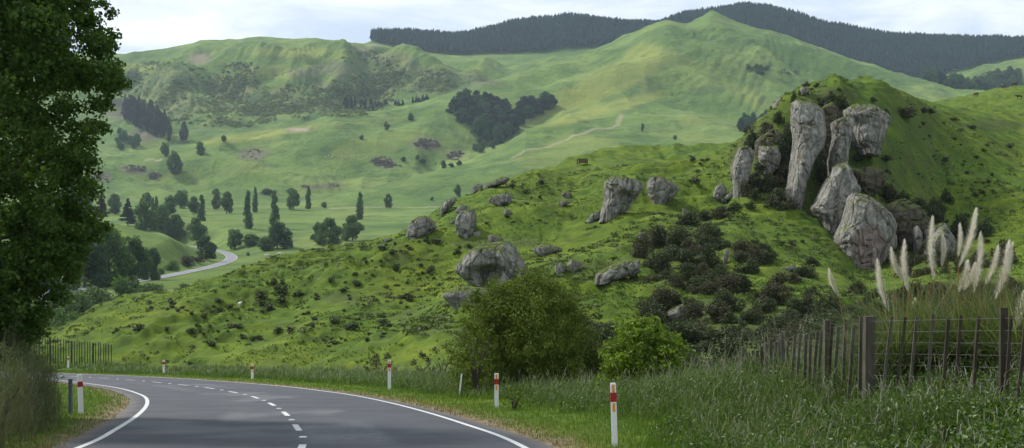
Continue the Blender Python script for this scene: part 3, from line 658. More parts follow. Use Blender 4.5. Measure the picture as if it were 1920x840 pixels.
mr(P1([(270,122),(300,118),(340,130),(385,160),(393,240),(385,310),(350,340),(320,420),(305,490),(298,560),(270,580),(232,570),(245,500),(262,440),(280,330),(285,270),(274,200)]), 'tallest pale rock column at the left of the hill outcrop', 162, 3.4, OC, seed=1, name='rock_column', cat='rock column', amp=.35)
mr(P1([(480,150),(520,135),(590,145),(640,170),(658,205),(640,240),(620,290),(600,322),(575,320),(530,300),(515,260),(512,200),(488,185)]), 'square topped rock block perched highest right on the outcrop', 168, 3.4, OC, seed=2, name='rock_block', cat='rock block', amp=.8)
mr(P1([(422,205),(460,190),(500,180),(515,195),(500,250),(492,300),(482,340),(476,380),(462,455),(418,460),(413,350),(428,300),(436,250),(425,222)]), 'thin rock pillar with a knobbly head between column and block', 164, 2.2, OC, seed=3, name='rock_pillar', cat='rock pillar', amp=.9)
mr(P1([(436,375),(480,360),(510,420),(537,490),(520,520),(490,545),(465,620),(445,685),(400,662),(387,600),(342,545),(366,520),(400,450)]), 'slanting grey rock slab below the thin pillar', 157, 2.8, OC, seed=4, name='rock_slab', cat='rock slab', amp=.7)
mr(P1([(505,488),(580,505),(640,555),(672,600),(677,690),(655,725),(612,765),(575,822),(500,795),(462,765),(443,680),(455,630),(478,628),(492,560)]), 'lowest rock face of the outcrop with a pinkish scar', 150, 3.6, OC, ROCKS_M, seed=5, name='cliff_rock', cat='rock face', amp=.6)
mr(P1([(755,615),(775,640),(777,700),(768,755),(752,725),(746,640)]), 'narrow pale rock sliver right of the pinkish rock face', 152, 1.0, OC, seed=6, name='rock_sliver', cat='rock')
mr(P6([(600,128),(628,180),(645,260),(625,370),(560,395),(520,355),(513,250),(545,190)]), 'dark grey rock half hidden behind the pampas plumes', 149, 2.0, OC, seed=7, name='cliff_rock', cat='rock face')
mr(P1([(58,305),(92,300),(115,325),(108,380),(88,440),(64,498),(42,492),(38,440),(28,400),(45,345)]), 'slender grey rock at the left end of the outcrop', 164, 2.0, OC, seed=8, name='rock_column', cat='rock column')
mr(P1([(140,300),(205,300),(222,350),(205,395),(160,405),(135,370)]), 'dark rock among the shrubs left of the tallest column', 168, 2.0, OC, seed=9, name='cliff_rock', cat='rock face')
mr(P1([(190,140),(215,108),(242,112),(252,138),(215,165),(193,168)]), 'small pale rock on the left shoulder of the outcrop crest', 179, 1.2, OC, seed=10, yw=(150, 250))
mr(P1([(296,72),(325,66),(334,90),(300,98)]), 'small grey rock on top of the grassy outcrop', 180, .8, OC, seed=11)
BG = 'boulders scattered over the green hill'
BL = [
 (P2, [(110,368),(122,290),(160,262),(210,258),(250,275),(270,310),(242,340),(200,372),(150,378)], 'rounded grey boulder furthest left on the ridge shoulder'),
 (P2, [(358,300),(368,250),(400,230),(450,222),(472,240),(468,300),(442,372),(410,380),(370,358)], 'upright cracked grey boulder on the ridge above the largest boulder'),
 (P2, [(358,520),(390,480),(440,430),(510,400),(580,390),(640,385),(685,440),(722,500),(748,552),(700,592),(620,622),(560,635),(480,622),(430,604),(400,575),(363,548)], 'largest domed boulder with a hollow, above the dark bush'),
 (P2, [(290,658),(320,638),(400,618),(520,625),(555,650),(522,702),(460,728),(360,730),(330,702)], 'low mossy overhanging ledge of rock below the largest boulder'),
 (P2, [(450,722),(480,700),(502,730),(492,795),(455,795)], 'small upright grey rock just left of the dark bush'),
 (P2, [(393,812),(440,785),(452,800),(400,832)], 'small flat pale rock in the grass left of the dark bush'),
 (P2, [(520,172),(570,150),(620,134),(657,155),(642,192),(590,212),(540,194)], 'wide low grey boulder near the top of the ridge'),
 (P2, [(443,105),(475,93),(505,97),(500,128),(450,138)], 'pinkish rock at the left end of the ridge top strip'),
 (P2, [(508,97),(550,80),(600,58),(643,62),(622,92),(560,108),(512,118)], 'long pale rock strip lying along the ridge top'),
 (P2, [(283,228),(300,190),(340,165),(372,163),(362,192),(320,232),(290,248)], 'sloping pale rock beside the upright cracked boulder'),
 (P2, [(358,228),(390,198),(424,203),(418,242),(370,252)], 'small grey rock tucked behind the upright cracked boulder'),
 (P2, [(900,142),(930,130),(958,143),(952,167),(908,170)], 'small bright pinkish rock in the middle of the pasture'),
 (P2, [(878,187),(940,174),(952,190),(900,212)], 'flat pale rock just below the bright pinkish rock'),
 (P2, [(748,422),(800,400),(880,408),(914,430),(830,458),(768,452)], 'low rock covered with brown moss right of the largest boulder'),
 (P2, [(523,355),(560,350),(600,368),(600,388),(530,392)], 'low mossy rock above the largest boulder'),
 (P2, [(528,622),(590,610),(612,630),(570,658),(535,642)], 'small orange stained rock at the foot of the largest boulder'),
 (P2, [(608,220),(640,223),(657,247),(610,252)], 'small pale rock under the wide low boulder'),
 (P2, [(453,340),(490,333),(494,360),(455,364)], 'small rock at the right foot of the upright cracked boulder'),
 (P2, [(0,372),(40,368),(44,380),(0,388)], 'thin flat rock in the turf left of the ridge shoulder boulder'),
 (P3, [(428,130),(470,98),(560,93),(640,118),(668,150),(642,212),(602,262),(560,315),(480,348),(403,348),(428,280),(435,200)], 'big leaning grey boulder standing in the upper pasture'),
 (P3, [(688,150),(708,98),(790,103),(860,138),(893,172),(872,212),(830,252),(760,272),(710,267),(697,210)], 'rounded boulder with a brown cap right of the leaning boulder'),
 (P3, [(1088,218),(1108,160),(1140,136),(1178,180),(1172,202),(1130,262),(1105,242)], 'pointed grey boulder left of the outcrop'),
 (P3, [(1130,245),(1200,180),(1238,178),(1232,212),(1160,252)], 'low rock between the pointed boulder and the outcrop'),
 (P3, [(128,642),(165,618),(205,640),(192,684),(138,694)], 'rusty grey boulder above the dark bush, left one of two'),
 (P3, [(198,635),(240,600),(303,618),(293,664),(240,684)], 'dark grey boulder above the dark bush, right one of two'),
 (P3, [(372,738),(378,690),(440,655),(560,600),(650,600),(655,684),(560,714),(440,734)], 'long grey and orange rock bank under the gorse thicket'),
 (P3, [(628,482),(648,438),(700,443),(704,472),(640,494)], 'pale rock at the top left edge of the gorse thicket'),
 (P3, [(1148,602),(1163,550),(1188,543),(1183,602),(1155,638)], 'narrow pale rock among the thicket bushes'),
 (P3, [(316,374),(358,320),(406,302),(402,352),(340,388)], 'brown rock at the left foot of the leaning boulder'),
 (P4, [(570,345),(600,315),(642,301),(662,330),(652,385),(600,405),(576,382)], 'smooth grey boulder among bushes right of the bright green bush'),
 (P4, [(640,-60),(660,-50),(672,-32),(640,-30)], 'tiny rock beside the thicket edge'),
 (P4, [(1010,165),(1060,150),(1075,175),(1020,180)], 'small brown rock under the gorse below the outcrop'),
 (P2, [(340,280),(360,275),(358,298),(330,298)], 'small white rock left of the upright cracked boulder'),
]
for k_, (fn, pl, lb) in enumerate(BL): mr(fn(pl), lb, None, None, BG, seed=20 + k_, amp=.9, hollow=(912, 515, 30, 1.9) if k_ == 2 else (1178, 372, 22, 1.5) if k_ == 19 else None)
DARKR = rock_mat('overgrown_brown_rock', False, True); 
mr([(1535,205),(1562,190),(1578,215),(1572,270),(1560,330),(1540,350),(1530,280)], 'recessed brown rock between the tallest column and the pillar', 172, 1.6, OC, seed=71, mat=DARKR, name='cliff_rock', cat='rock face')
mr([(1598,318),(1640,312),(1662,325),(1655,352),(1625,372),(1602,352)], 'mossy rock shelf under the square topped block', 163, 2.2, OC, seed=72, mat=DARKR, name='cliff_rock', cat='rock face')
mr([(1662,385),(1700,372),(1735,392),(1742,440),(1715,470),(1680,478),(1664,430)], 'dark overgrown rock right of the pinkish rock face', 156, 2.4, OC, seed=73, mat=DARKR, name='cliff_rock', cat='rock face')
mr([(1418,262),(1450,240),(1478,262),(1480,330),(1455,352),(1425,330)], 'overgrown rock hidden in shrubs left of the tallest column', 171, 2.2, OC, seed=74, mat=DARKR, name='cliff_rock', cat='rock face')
mr([(1740,430),(1770,418),(1790,445),(1785,500),(1752,505)], 'rock shoulder behind the tallest pampas plumes', 153, 1.8, OC, seed=75, name='cliff_rock', cat='rock face')
# ================================================================== foliage builders
def leaves(centers, normals, size, aspect=.62, seed=1, jit=.75, up=0.0):
    g = np.random.default_rng(seed); n = len(centers)
    N_ = normals * (1 - jit) + g.normal(size=(n, 3)) * jit * .75; N_[:, 2] += up; N_ /= np.linalg.norm(N_, axis=1)[:, None] + 1e-9
    R = g.normal(size=(n, 3)); U = np.cross(N_, R); U /= np.linalg.norm(U, axis=1)[:, None] + 1e-9; W = np.cross(N_, U)
    s = (size * g.uniform(.6, 1.3, n))[:, None] * .5 if np.ndim(size) == 0 else (size * g.uniform(.6, 1.3, n))[:, None] * .5
    V = np.stack([centers + U * s, centers + W * s * aspect + N_ * s * .15, centers - U * s, centers - W * s * aspect + N_ * s * .15], 1).reshape(-1, 3)
    return V, np.arange(4 * n).reshape(n, 4)
def lump_pts(lumps, dens, seed, shell=.55):
    """points through the outer part of every lump; number follows lump surface"""
    g = np.random.default_rng(seed); Cn, Nn = [], []
    for (x, y, z, rx, ry, rz) in lumps:
        n = max(6, int(dens * (rx * ry * rz) ** (2 / 3)))
        d = g.normal(size=(n, 3)); d /= np.linalg.norm(d, axis=1)[:, None]
        r = shell + (1 - shell) * g.random(n) ** .7; p = d * r[:, None] * np.array([rx, ry, rz]) * (1 + .12 * g.normal(size=(n, 1)))
        Cn.append(p + np.array([x, y, z])); Nn.append(d)
    return np.concatenate(Cn), np.concatenate(Nn)
def leaf_mesh(name, lumps, dens, size, mat, seed, aspect=.62, jit=.7, clipz=None, shell=.55):
    c, n = lump_pts(lumps, dens, seed, shell)
    if clipz is not None: k = c[:, 2] > clipz; c, n = c[k], n[k]
    V, Fc = leaves(c, n, size, aspect, seed, jit); me = npmesh(name, V, Fc); me.materials.append(mat); return me
LM = dict(
 tree=leafmat('broadleaf_leaves', (.045, .095, .028), (.085, .155, .042), (.14, .22, .065), .35),
 pale=leafmat('willow_leaves', (.045, .085, .03), (.085, .135, .045), (.13, .18, .065), .25),
 poplar=leafmat('poplar_leaves', (.028, .068, .028), (.055, .11, .040), (.09, .155, .055), .3),
 conifer=leafmat('conifer_needles', (.010, .024, .012), (.020, .040, .020), (.035, .060, .028), .05),
 brown=leafmat('bronze_conifer_needles', (.03, .032, .02), (.06, .055, .035), (.10, .085, .055), .05),
 gorse=leafmat('gorse_leaves', (.022, .034, .010), (.046, .064, .018), (.088, .108, .032), .12),
 heath=leafmat('heath_leaves', (.034, .036, .015), (.062, .062, .025), (.10, .095, .04), .12),
 big=leafmat('roadside_tree_leaves', (.030, .070, .012), (.075, .145, .022), (.15, .235, .04), .5, 1.2, .5),
 dark=leafmat('dark_bush_leaves', (.050, .080, .007), (.10, .148, .011), (.19, .24, .02), .25, 1.5),
 bright=leafmat('bright_bush_leaves', (.06, .11, .009), (.14, .22, .014), (.26, .35, .03), .4, 2.0, .45),
 scrubpale=leafmat('scrub_leaves', (.065, .11, .03), (.14, .17, .048), (.24, .24, .075), .4),
 scrubdark=leafmat('dark_scrub_leaves', (.055, .09, .035), (.09, .13, .045), (.14, .17, .06), .4),
 heather=leafmat('heather_leaves', (.07, .055, .045), (.12, .095, .075), (.17, .14, .11), .05),
 bramble=leafmat('bramble_leaves', (.03, .06, .008), (.065, .12, .014), (.12, .20, .028), .3, 3.0, .45),
 broom=leafmat('broom_leaves', (.06, .075, .035), (.12, .135, .065), (.20, .205, .12), .4, 3.0))
BARK = plain('bark', (.085, .07, .055), .9, .1); PALEB = plain('pale_bark', (.20, .19, .16), .9, .1)
def crown_lumps(kind, g):
    L_ = []
    if kind == 'round':
        for i in range(34):
            t = g.uniform(.0, 1); a = g.uniform(0, 6.28); R = .40 * math.sin(math.pi * (.18 + .74 * t)) ** .7; rr = R * g.uniform(.45, .85)
            s = g.uniform(.09, .17); L_.append((math.cos(a) * rr, math.sin(a) * rr, .15 + t * .73, s, s, s * .9))
    elif kind == 'broad':
        for i in range(34):
            t = g.uniform(0, 1); a = g.uniform(0, 6.28); R = .46 * math.sqrt(max(0, 1 - (t * 1.0) ** 2.4)); rr = R * g.uniform(.35, .9)
            s = g.uniform(.10, .18); L_.append((math.cos(a) * rr, math.sin(a) * rr, .10 + t * .78, s, s, s * .9))
    elif kind == 'poplar':
        for i in range(24):
            t = i / 23; R = .5 * math.sin(math.pi * min(1, .12 + t * .86)) ** .6; a = g.uniform(0, 6.28)
            s = .34 * (1 - .55 * t); L_.append((math.cos(a) * R * .3, math.sin(a) * R * .3, .07 + t * .88, s, s, .075))
    elif kind == 'conifer':
        for i in range(42):
            t = (i / 41) ** .85; R = .42 * (1 - t) + .03; a = g.uniform(0, 6.28)
            L_.append((math.cos(a) * R * .6, math.sin(a) * R * .6, .12 + t * .82, R * .5 + .03, R * .5 + .03, .045))
    elif kind == 'shrub':
        for i in range(15):
            a = g.uniform(0, 6.28); rr = g.uniform(0, .36); s = g.uniform(.13, .24); L_.append((math.cos(a) * rr, math.sin(a) * rr, g.uniform(.08, .62 - rr * .7), s, s, s * .9))
    elif kind == 'tuft':
        for i in range(6):
            a = g.uniform(0, 6.28); rr = g.uniform(0, .24); s = g.uniform(.18, .28); L_.append((math.cos(a) * rr, math.sin(a) * rr, g.uniform(.1, .4), s, s, s * .9))
    return L_
def trunk_mesh(kind, mat, seed=0):
    b = MB(); g = random.Random(seed); top = .9 if kind in ('poplar', 'conifer') else .6
    b.tube([(0, 0, -.06), (.004, 0, .1), (g.uniform(-.02, .02), .01, top * .6), (g.uniform(-.02, .02), 0, top)], [.032, .024, .014, .004], 7)
    if kind not in ('poplar', 'conifer'):
        for i in range(7):
            a = i * 2.4; z = .18 + .05 * i; b.tube([(0, 0, z), (math.cos(a) * .14, math.sin(a) * .14, z + .12), (math.cos(a) * .26, math.sin(a) * .26, z + .22)], [.011, .007, .003], 5)
    m = b.mesh('trunk', True); m.materials.append(mat); return m
_proto = {}
def proto(kind, mk, size, dens, seed):
    key = (kind, mk, size, dens, seed)
    if key not in _proto:
        g = random.Random(seed * 7 + len(kind)); _proto[key] = (leaf_mesh('crown', crown_lumps(kind, g), dens, size, LM[mk], seed, clipz=.01), trunk_mesh(kind, BARK, seed))
    return _proto[key]
NT_CNT = [0]
def tree(kind, mk, X, Y, Z, h, w, label, group, name, cat='tree', fine=0):
    """h height, w crown width in metres"""
    NT_CNT[0] += 1; sd = NT_CNT[0] % 4 + 1
    size, dens = ((.085, 4600), (.065, 8500), (.042, 16000))[fine]
    if kind == 'poplar': size, dens = (.08, 2600) if fine == 0 else (.07, 4200)
    cm, tm = proto(kind, mk, size, dens, sd)
    r = empty(name, (X, Y, Z - .01 * h), rnd.uniform(0, 6.28)); wf = {'round': .92, 'broad': 1.0, 'poplar': .62, 'conifer': .85}[kind]
    r.scale = (w / wf, w / wf, h); tag(r, label, cat, group)
    link('crown', cm, None, r); link('trunk', tm, None, r); return r
def shrub(kind, mk, X, Y, Z, w, h, label, group, name, cat='bush', fine=0, sd=None):
    NT_CNT[0] += 1; size, dens = ((.15, 700), (.085, 2600), (.055, 6500))[fine]
    cm, _ = proto(kind, mk, size, dens, sd or NT_CNT[0] % 5 + 1)
    o = link(name, cm, None); o.location = (X, Y, Z); o.scale = (w / .95, w / .95, h / .8); o.rotation_euler = (0, 0, rnd.uniform(0, 6.28)); tag(o, label, cat, group); return o

# ================================================================== far pine wood: one mass
def pine_mass():
    g = np.random.default_rng(5); xs, ys = [], []
    for y in np.arange(2985, 3345, 9.0):
        x = np.arange((698 - 960) / F * y, (2100 - 960) / F * y, 7.5); xs.append(x + g.uniform(-3, 3, len(x))); ys.append(np.full(len(x), y) + g.uniform(-4, 4, len(x)))
    x = np.concatenate(xs); y = np.concatenate(ys); z = H(x, y); px = 960 + F * x / y
    # bare ground below the wood on the right and in front on the left
    p0 = np.interp(px, [690, 760, 870, 1080, 1400, 1700, 1760, 1850, 1930], [3150, 3060, 3040, 3040, 3000, 3000, 3010, 3040, 3050])
    k = (y > p0) & (px > 697 + 6 * fbm2(y / 30, x * 0, 2, 3)); x, y, z = x[k], y[k], z[k]; n = len(x)
    hh = g.uniform(25, 32, n) * (1 + .12 * fbm2(x / 60, y / 60, 2, 9)); rr = hh * g.uniform(.17, .25, n)
    th = np.linspace(0, 2 * np.pi, 6, endpoint=False); V = []; tiers = ((.28, 1.0, .62), (.5, .72, .84), (.72, .42, 1.0))
    Vt = np.zeros((n, 3 * 7, 3)); Fl = []
    for ti, (zb, rf, zt) in enumerate(tiers):
        for j, a in enumerate(th):
            jr = g.uniform(.65, 1.25, n); aa = a + g.uniform(-.3, .3, n)
            Vt[:, ti * 7 + j] = np.stack([x + np.cos(aa) * rr * rf * jr, y + np.sin(aa) * rr * rf * jr, z + hh * (zb + g.uniform(-.04, .04, n))], 1)
        Vt[:, ti * 7 + 6] = np.stack([x + g.uniform(-.4, .4, n), y, z + hh * zt], 1)
        for j in range(6): Fl.append((ti * 7 + j, ti * 7 + (j + 1) % 6, ti * 7 + 6))
    Fl = np.array(Fl); Fc = (Fl[None] + (np.arange(n) * 21)[:, None, None]).reshape(-1, 3)
    me = npmesh('pine_forest', Vt.reshape(-1, 3), Fc)
    # trunks of the front rows join the same mass
    t = NT('pine_needles'); c = t.ramp(t.island(), [(0, (.004, .012, .014)), (.6, (.008, .022, .022)), (1, (.020, .038, .034))]); m = t.out(c, .9, None, 0, .1)
    tag(link('pine_forest', me, m), 'dark pine plantation covering the skyline hills', 'pine wood', kind='stuff')
    fr = y < p0[k] + 45; b = MB()
    for i in np.nonzero(fr)[0][::2]: b.box((x[i], y[i], z[i] - 1), (.9, .9, hh[i] * .4))
    tag(link('pine_trunk_mass', b.mesh('pine_trunk_mass'), PALEB), 'bare pale trunks along the lower edge of the pine plantation', 'pine trunks', kind='stuff')
pine_mass()

# scrub on the far left hill: one mass of small bushes
def scrub_mass(name, label, polys, y0, y1, n, smin, smax, mk, seed, cat):
    g = np.random.default_rng(seed); C_, S_ = [], []
    for (px, py, rx, ry, wgt) in polys:
        m = int(n * wgt); a = g.uniform(0, 6.28, m); r = np.sqrt(g.random(m)); qx = px + rx * r * np.cos(a); qy = py + ry * r * np.sin(a)
        cp = ray_fast(qx, qy, y0, y1); keep = fbm2(cp[:, 0] / 40, cp[:, 1] / 40, 3, 55) + g.normal(0, .3, len(cp)) > .06; C_.append(cp[keep])
    c = np.concatenate(C_); s = g.uniform(smin, smax, len(c)); k = 16
    d = g.normal(size=(len(c), k, 3)); d /= np.linalg.norm(d, axis=2)[:, :, None]; d[:, :, 2] = np.abs(d[:, :, 2])
    p = c[:, None] + d * s[:, None, None] * np.array([1, 1, .8]); V, Fc = leaves(p.reshape(-1, 3), d.reshape(-1, 3), np.repeat(s, k) * .9, .8, seed, .35)
    tag(link(name, npmesh(name, V, Fc), LM[mk]), label, cat, kind='stuff')
def ray_fast(qx, qy, y0, y1, n=60):
    """many rays against the finished terrain"""
    Yv = np.linspace(y0, y1, n); X = (qx[:, None] - 960) / F * Yv[None]; z = H(X, np.repeat(Yv[None], len(qx), 0)); zr = (HZ - qy[:, None]) / F * Yv[None]
    ok = z >= zr; k = np.where(ok.any(1), ok.argmax(1), n - 1); k1 = np.maximum(k - 1, 0); r = np.arange(len(qx))
    a, b = (zr - z)[r, k1], (zr - z)[r, k]; t = np.clip(a / (a - b + 1e-9), 0, 1); Yf = Yv[k1] + (Yv[k] - Yv[k1]) * t
    Xf = (qx - 960) / F * Yf; return np.stack([Xf, Yf, H(Xf, Yf)], 1)
scrub_mass('hill_scrub', 'yellow green gorse and fern scrub over the far left hillside',
   [(310,150,80,35,.15),(440,170,60,28,.12),(560,190,120,32,.24),(340,205,70,28,.13),(640,200,80,20,.1),(700,165,60,28,.08),(800,160,60,14,.06),(430,220,90,18,.12),(740,140,50,25,.05)], 1850, 2800, 9000, 1.5, 3.8, 'scrubpale', 71, 'scrub')
scrub_mass('hill_heath', 'dark heathery scrub in the gullies of the far hills',
   [(320,140,90,14,.12),(450,130,40,14,.08),(610,165,50,14,.1),(700,180,40,12,.1),(790,140,60,7,.08),(690,110,50,14,.1),(250,160,30,20,.1),(650,185,60,8,.1),(1420,130,25,8,.06),(1470,135,30,5,.05),(1880,150,50,18,.1),(520,200,80,10,.1)], 1850, 2850, 1700, 1.6, 3.8, 'scrubdark', 72, 'scrub')
scrub_mass('hillside_heather', 'brown mauve heather patches across the middle hills',
   [(475,290,26,9,.14),(715,303,20,9,.1),(735,312,16,6,.06),(800,270,24,9,.14),(855,292,16,8,.1),(600,350,34,5,.1),(250,318,26,7,.08),(190,335,24,9,.08),(290,330,12,6,.05),(620,348,16,4,.05),(730,308,14,6,.05)], 1350, 2200, 900, 1.0, 2.6, 'heather', 73, 'heather')

# ================================================================== individual trees, valley and hillsides
def at(px, py, y0, y1): return hit(px, py, y0, y1)
def ptree(kind, mk, px, py, hp, wp, lab, group, name, y0=250, y1=2900, fine=0, cat='tree'):
    X, Y, Z = at(px, py, y0, y1); s = Y / F; return tree(kind, mk, X, Y, Z, hp * s, wp * s, lab, group, name, cat, fine)
GP = 'tall columnar poplars in the valley'
for px, py, h, w, lb in [(465,429,72,14,'tallest columnar poplar standing on the open valley meadow'),(478,398,48,9,'slim columnar poplar just behind the tallest poplar'),(515,428,70,15,'columnar poplar rising above the big round tree'),
     (578,392,44,10,'columnar poplar on the far side of the valley road'),(675,412,52,12,'columnar poplar furthest right in the valley'),(378,415,50,13,'columnar poplar right of the pair of round trees'),(293,402,34,8,'slim poplar of a close pair on the left, taller'),(287,400,30,7,'slim poplar of a close pair on the left, shorter')]:
    ptree('poplar', 'poplar', px, py, h, w, lb, GP, 'poplar', 600, 2500, 1)
GV = 'round trees on the valley floor'
VT = [(550,394,40,30,'round','tree','round tree between two poplars by the far road'),(728,390,28,18,'round','tree','small round tree alone on the meadow right of the last poplar'),
 (425,401,42,30,'round','tree','larger of two pale trees left of the tallest poplar'),(406,393,34,22,'round','pale','smaller of two pale trees left of the tallest poplar'),(341,391,36,34,'round','tree','round tree at the back of the valley group'),
 (318,403,38,34,'round','tree','round tree beside the slim poplar pair'),(362,402,34,26,'round','tree','round tree just left of the columnar poplar by the road bend'),(275,386,26,30,'round','tree','round tree half behind the slim poplar pair'),
 (520,467,54,58,'broad','poplar','big dark round tree nearest in the middle of the valley'),(618,459,52,52,'broad','tree','broad tree at the left of the pair above the green ridge'),(661,451,48,46,'broad','tree','broad tree at the right of the pair above the green ridge'),
 (498,471,26,38,'round','pale','low pale bush tree in front of the big dark tree'),(440,468,40,38,'round','tree','dark tree beside the valley road bend'),(386,486,46,42,'broad','poplar','dark tree at the tip of the grassy spur'),(368,452,44,46,'broad','tree','light green tree on the end of the spur'),
 (330,442,42,40,'broad','tree','dark tree behind the crest of the spur'),(305,436,50,44,'broad','tree','tree behind the spur next to the dark conifer'),(272,432,56,54,'broad','tree','large round tree behind the middle of the spur'),(240,424,54,32,'conifer','conifer','dark conifer behind the middle of the spur'),
 (215,402,40,30,'round','pale','pale tree behind the spur left of the conifer'),(190,412,50,30,'conifer','brown','brownish conifer behind the left of the spur'),(158,402,54,46,'broad','poplar','dark tree behind the spur beside the big roadside tree'),(130,400,50,50,'broad','poplar','dark tree partly hidden by the big roadside tree'),
 (470,462,24,40,'round','tree','low dark tree left of the big dark round tree'),(590,452,14,22,'round','tree','small bush left of the broad pair'),(600,450,34,34,'round','tree','tree at the left edge of the broad pair'),(858,370,24,16,'round','tree','small grey tree above the ridge boulders'),
 (405,365,12,20,'round','tree','small distant bush above the pale trees'),(500,365,12,26,'round','pale','low bush on the slope above the tallest poplar'),(546,364,12,20,'round','tree','low dark bush on the slope above the poplars'),(810,377,8,8,'round','tree','tiny bush near the far track')]
for px, py, h, w, k, mk, lb in VT: ptree(k, mk, px, py, h, w, lb, GV, 'conifer_tree' if k == 'conifer' else 'round_tree', 560, 2400, 1)
GH = 'single trees on the far slopes'
for px, py, h, w, k, mk, lb in [(328,328,46,34,'round','pale','tall grey green tree in the hollow of the middle hill'),(310,294,28,22,'round','pale','pale tree on the crest left of the dark round tree'),(376,291,26,22,'round','tree','dark round tree standing on the middle crest'),
  (725,245,17,14,'round','pale','thin pale tree on the slope left of the grove'),(770,226,15,15,'round','pale','small round tree on the slope nearest the grove'),(420,266,12,12,'round','pale','small tree on the middle crest right of the dark one'),(678,262,9,10,'round','pale','tiny bare looking tree on the open slope'),
  (1205,247,16,7,'round','pale','thin upright tree on the shelf below the peak'),(1266,262,9,9,'round','tree','small dark tree on the shelf below the peak'),(793,308,11,14,'round','tree','dark bush on the slope below the heather'),(832,316,16,13,'round','pale','pale small tree at the foot of the far slope'),
  (846,314,8,14,'round','poplar','low dark bush beside the pale small tree'),(861,310,10,14,'round','poplar','dark round bush right of the pale small tree'),(608,390,12,14,'round','tree','small tree beyond the poplar on the far side'),(783,300,9,10,'round','pale','light bush among the heather patches'),(756,303,9,12,'round','pale','light bush left of the dark bushes')]:
    ptree(k, mk, px, py, h, w, lb, GH, 'hill_tree', 1250, 2600, 0)
g = random.Random(3)
def scatter_trees(poly, n, hp, wp, kinds, lab, group, name, y0, y1, mind):
    pts = []; xs = [p[0] for p in poly]; ys = [p[1] for p in poly]; tr = 0
    while len(pts) < n and tr < 8000:
        tr += 1; x, y = g.uniform(min(xs), max(xs)), g.uniform(min(ys), max(ys)); ins = False
        for i in range(len(poly)):
            (xa, ya), (xb, yb) = poly[i - 1], poly[i]
            if (ya > y) != (yb > y) and x < (xb - xa) * (y - ya) / (yb - ya) + xa: ins = not ins
        if ins and all((x - a) ** 2 + ((y - b) * 1.8) ** 2 > mind ** 2 for a, b in pts): pts.append((x, y))
    for x, y in pts:
        k, mk = g.choice(kinds); ptree(k, mk, x, y, hp * g.uniform(.75, 1.2), wp * g.uniform(.8, 1.2), lab, group, name, y0, y1)
scatter_trees([(852,212),(870,200),(905,196),(940,202),(962,218),(980,206),(1042,198),(1046,206),(985,226),(960,262),(925,276),(900,262),(890,240),(862,232)], 46, 30, 30, [('broad','conifer'),('broad','poplar'),('round','poplar'),('broad','conifer')], 'dark broad tree in the grove on the slope below the peak', 'trees of the hillside grove', 'grove_tree', 1500, 2400, 12)
scatter_trees([(900,268),(925,278),(905,290),(880,284)], 8, 12, 16, [('round','tree')], 'low tree trailing down the gully below the grove', 'trees of the gully below the grove', 'gully_tree', 1500, 2300, 8)
scatter_trees([(232,215),(262,220),(300,240),(325,262),(352,264),(345,268),(305,268),(270,250),(238,232)], 26, 46, 18, [('conifer','brown'),('round','brown'),('conifer','conifer')], 'tall bronze or dark conifer in the stand on the far left slope', 'conifer stand on the far left slope', 'stand_conifer', 1850, 2600, 8)
scatter_trees([(222,262),(260,270),(262,284),(224,284)], 7, 22, 16, [('round','tree')], 'bushy tree below the conifer stand', 'bushy trees below the conifer stand', 'stand_tree', 1500, 2600, 9)
scatter_trees([(645,190),(700,198),(760,196),(815,186),(815,192),(760,202),(700,206),(648,204)], 26, 14, 9, [('conifer','conifer')], 'small dark pine in the row along the foot of the far hill', 'pines in the row below the far hill', 'row_pine', 2100, 2700, 5)
scatter_trees([(1386,240),(1445,236),(1450,246),(1388,248)], 9, 30, 20, [('broad','conifer'),('round','poplar')], 'dark tree in the clump behind the left of the outcrop', 'tree clump behind the outcrop', 'clump_tree', 1400, 2400, 8)
scatter_trees([(1400,128),(1440,130),(1445,142),(1425,142)], 7, 10, 11, [('round','tree')], 'small bushy tree on the right flank of the peak', 'bushy trees on the flank of the peak', 'flank_tree', 1900, 2500, 7)
scatter_trees([(1732,185),(1750,172),(1790,170),(1916,140),(1916,170),(1850,180),(1790,192),(1735,194)], 34, 26, 22, [('broad','tree'),('round','conifer'),('broad','poplar')], 'bushy grey green tree on the hill behind the cattle meadow', 'trees on the hill behind the cattle meadow', 'bush_tree', 2300, 2900, 11)
scatter_trees([(1850,140),(1916,128),(1916,138),(1855,146)], 6, 8, 10, [('round','tree')], 'scattered small bush high on the right hill', 'scattered bushes high on the right hill', 'small_bush', 2300, 2900, 8)
# clump in front of the spur and willows along the valley bottom
GC = 'large trees in front of the grassy spur'
for px, py, Y, h, w, k, mk, lb in [(62,548,400,118,90,'broad','poplar','dark tree at the left end of the clump behind the blue car'),(112,545,405,104,90,'broad','tree','tree of the clump just behind the blue car'),(158,538,430,122,96,'broad','poplar','tall tree in the left half of the clump before the spur'),
   (205,534,440,118,96,'broad','tree','tallest spreading tree in the middle of the clump before the spur'),(248,530,450,96,80,'broad','poplar','dark tree right of the middle of the clump before the spur'),(285,516,520,62,46,'broad','poplar','darker small tree at the right end of the clump before the spur')]:
    X = (px - 960) / F * Y; tree(k, mk, X, Y, Hs(X, Y), h * Y / F, w * Y / F, lb, GC, 'spreading_tree', fine=2)
for px, py, w, h, lb, mk in [(322,508,36,24,'round bush beside the far bend of the valley road','tree'),(350,500,34,24,'dark bush on the bank above the valley road','heath'),(370,492,26,18,'small brownish bush higher on the bank above the valley road','heath'),(300,515,22,14,'low bush left of the round bush by the valley road','tree'),(465,480,10,8,'tiny bush in the meadow inside the road bend','tree')]:
    X, Y, Z = at(px, py, 450, 900); shrub('shrub', mk, X, Y, Z, w * Y / F, h * Y / F, lb, None, 'bank_bush', fine=1)
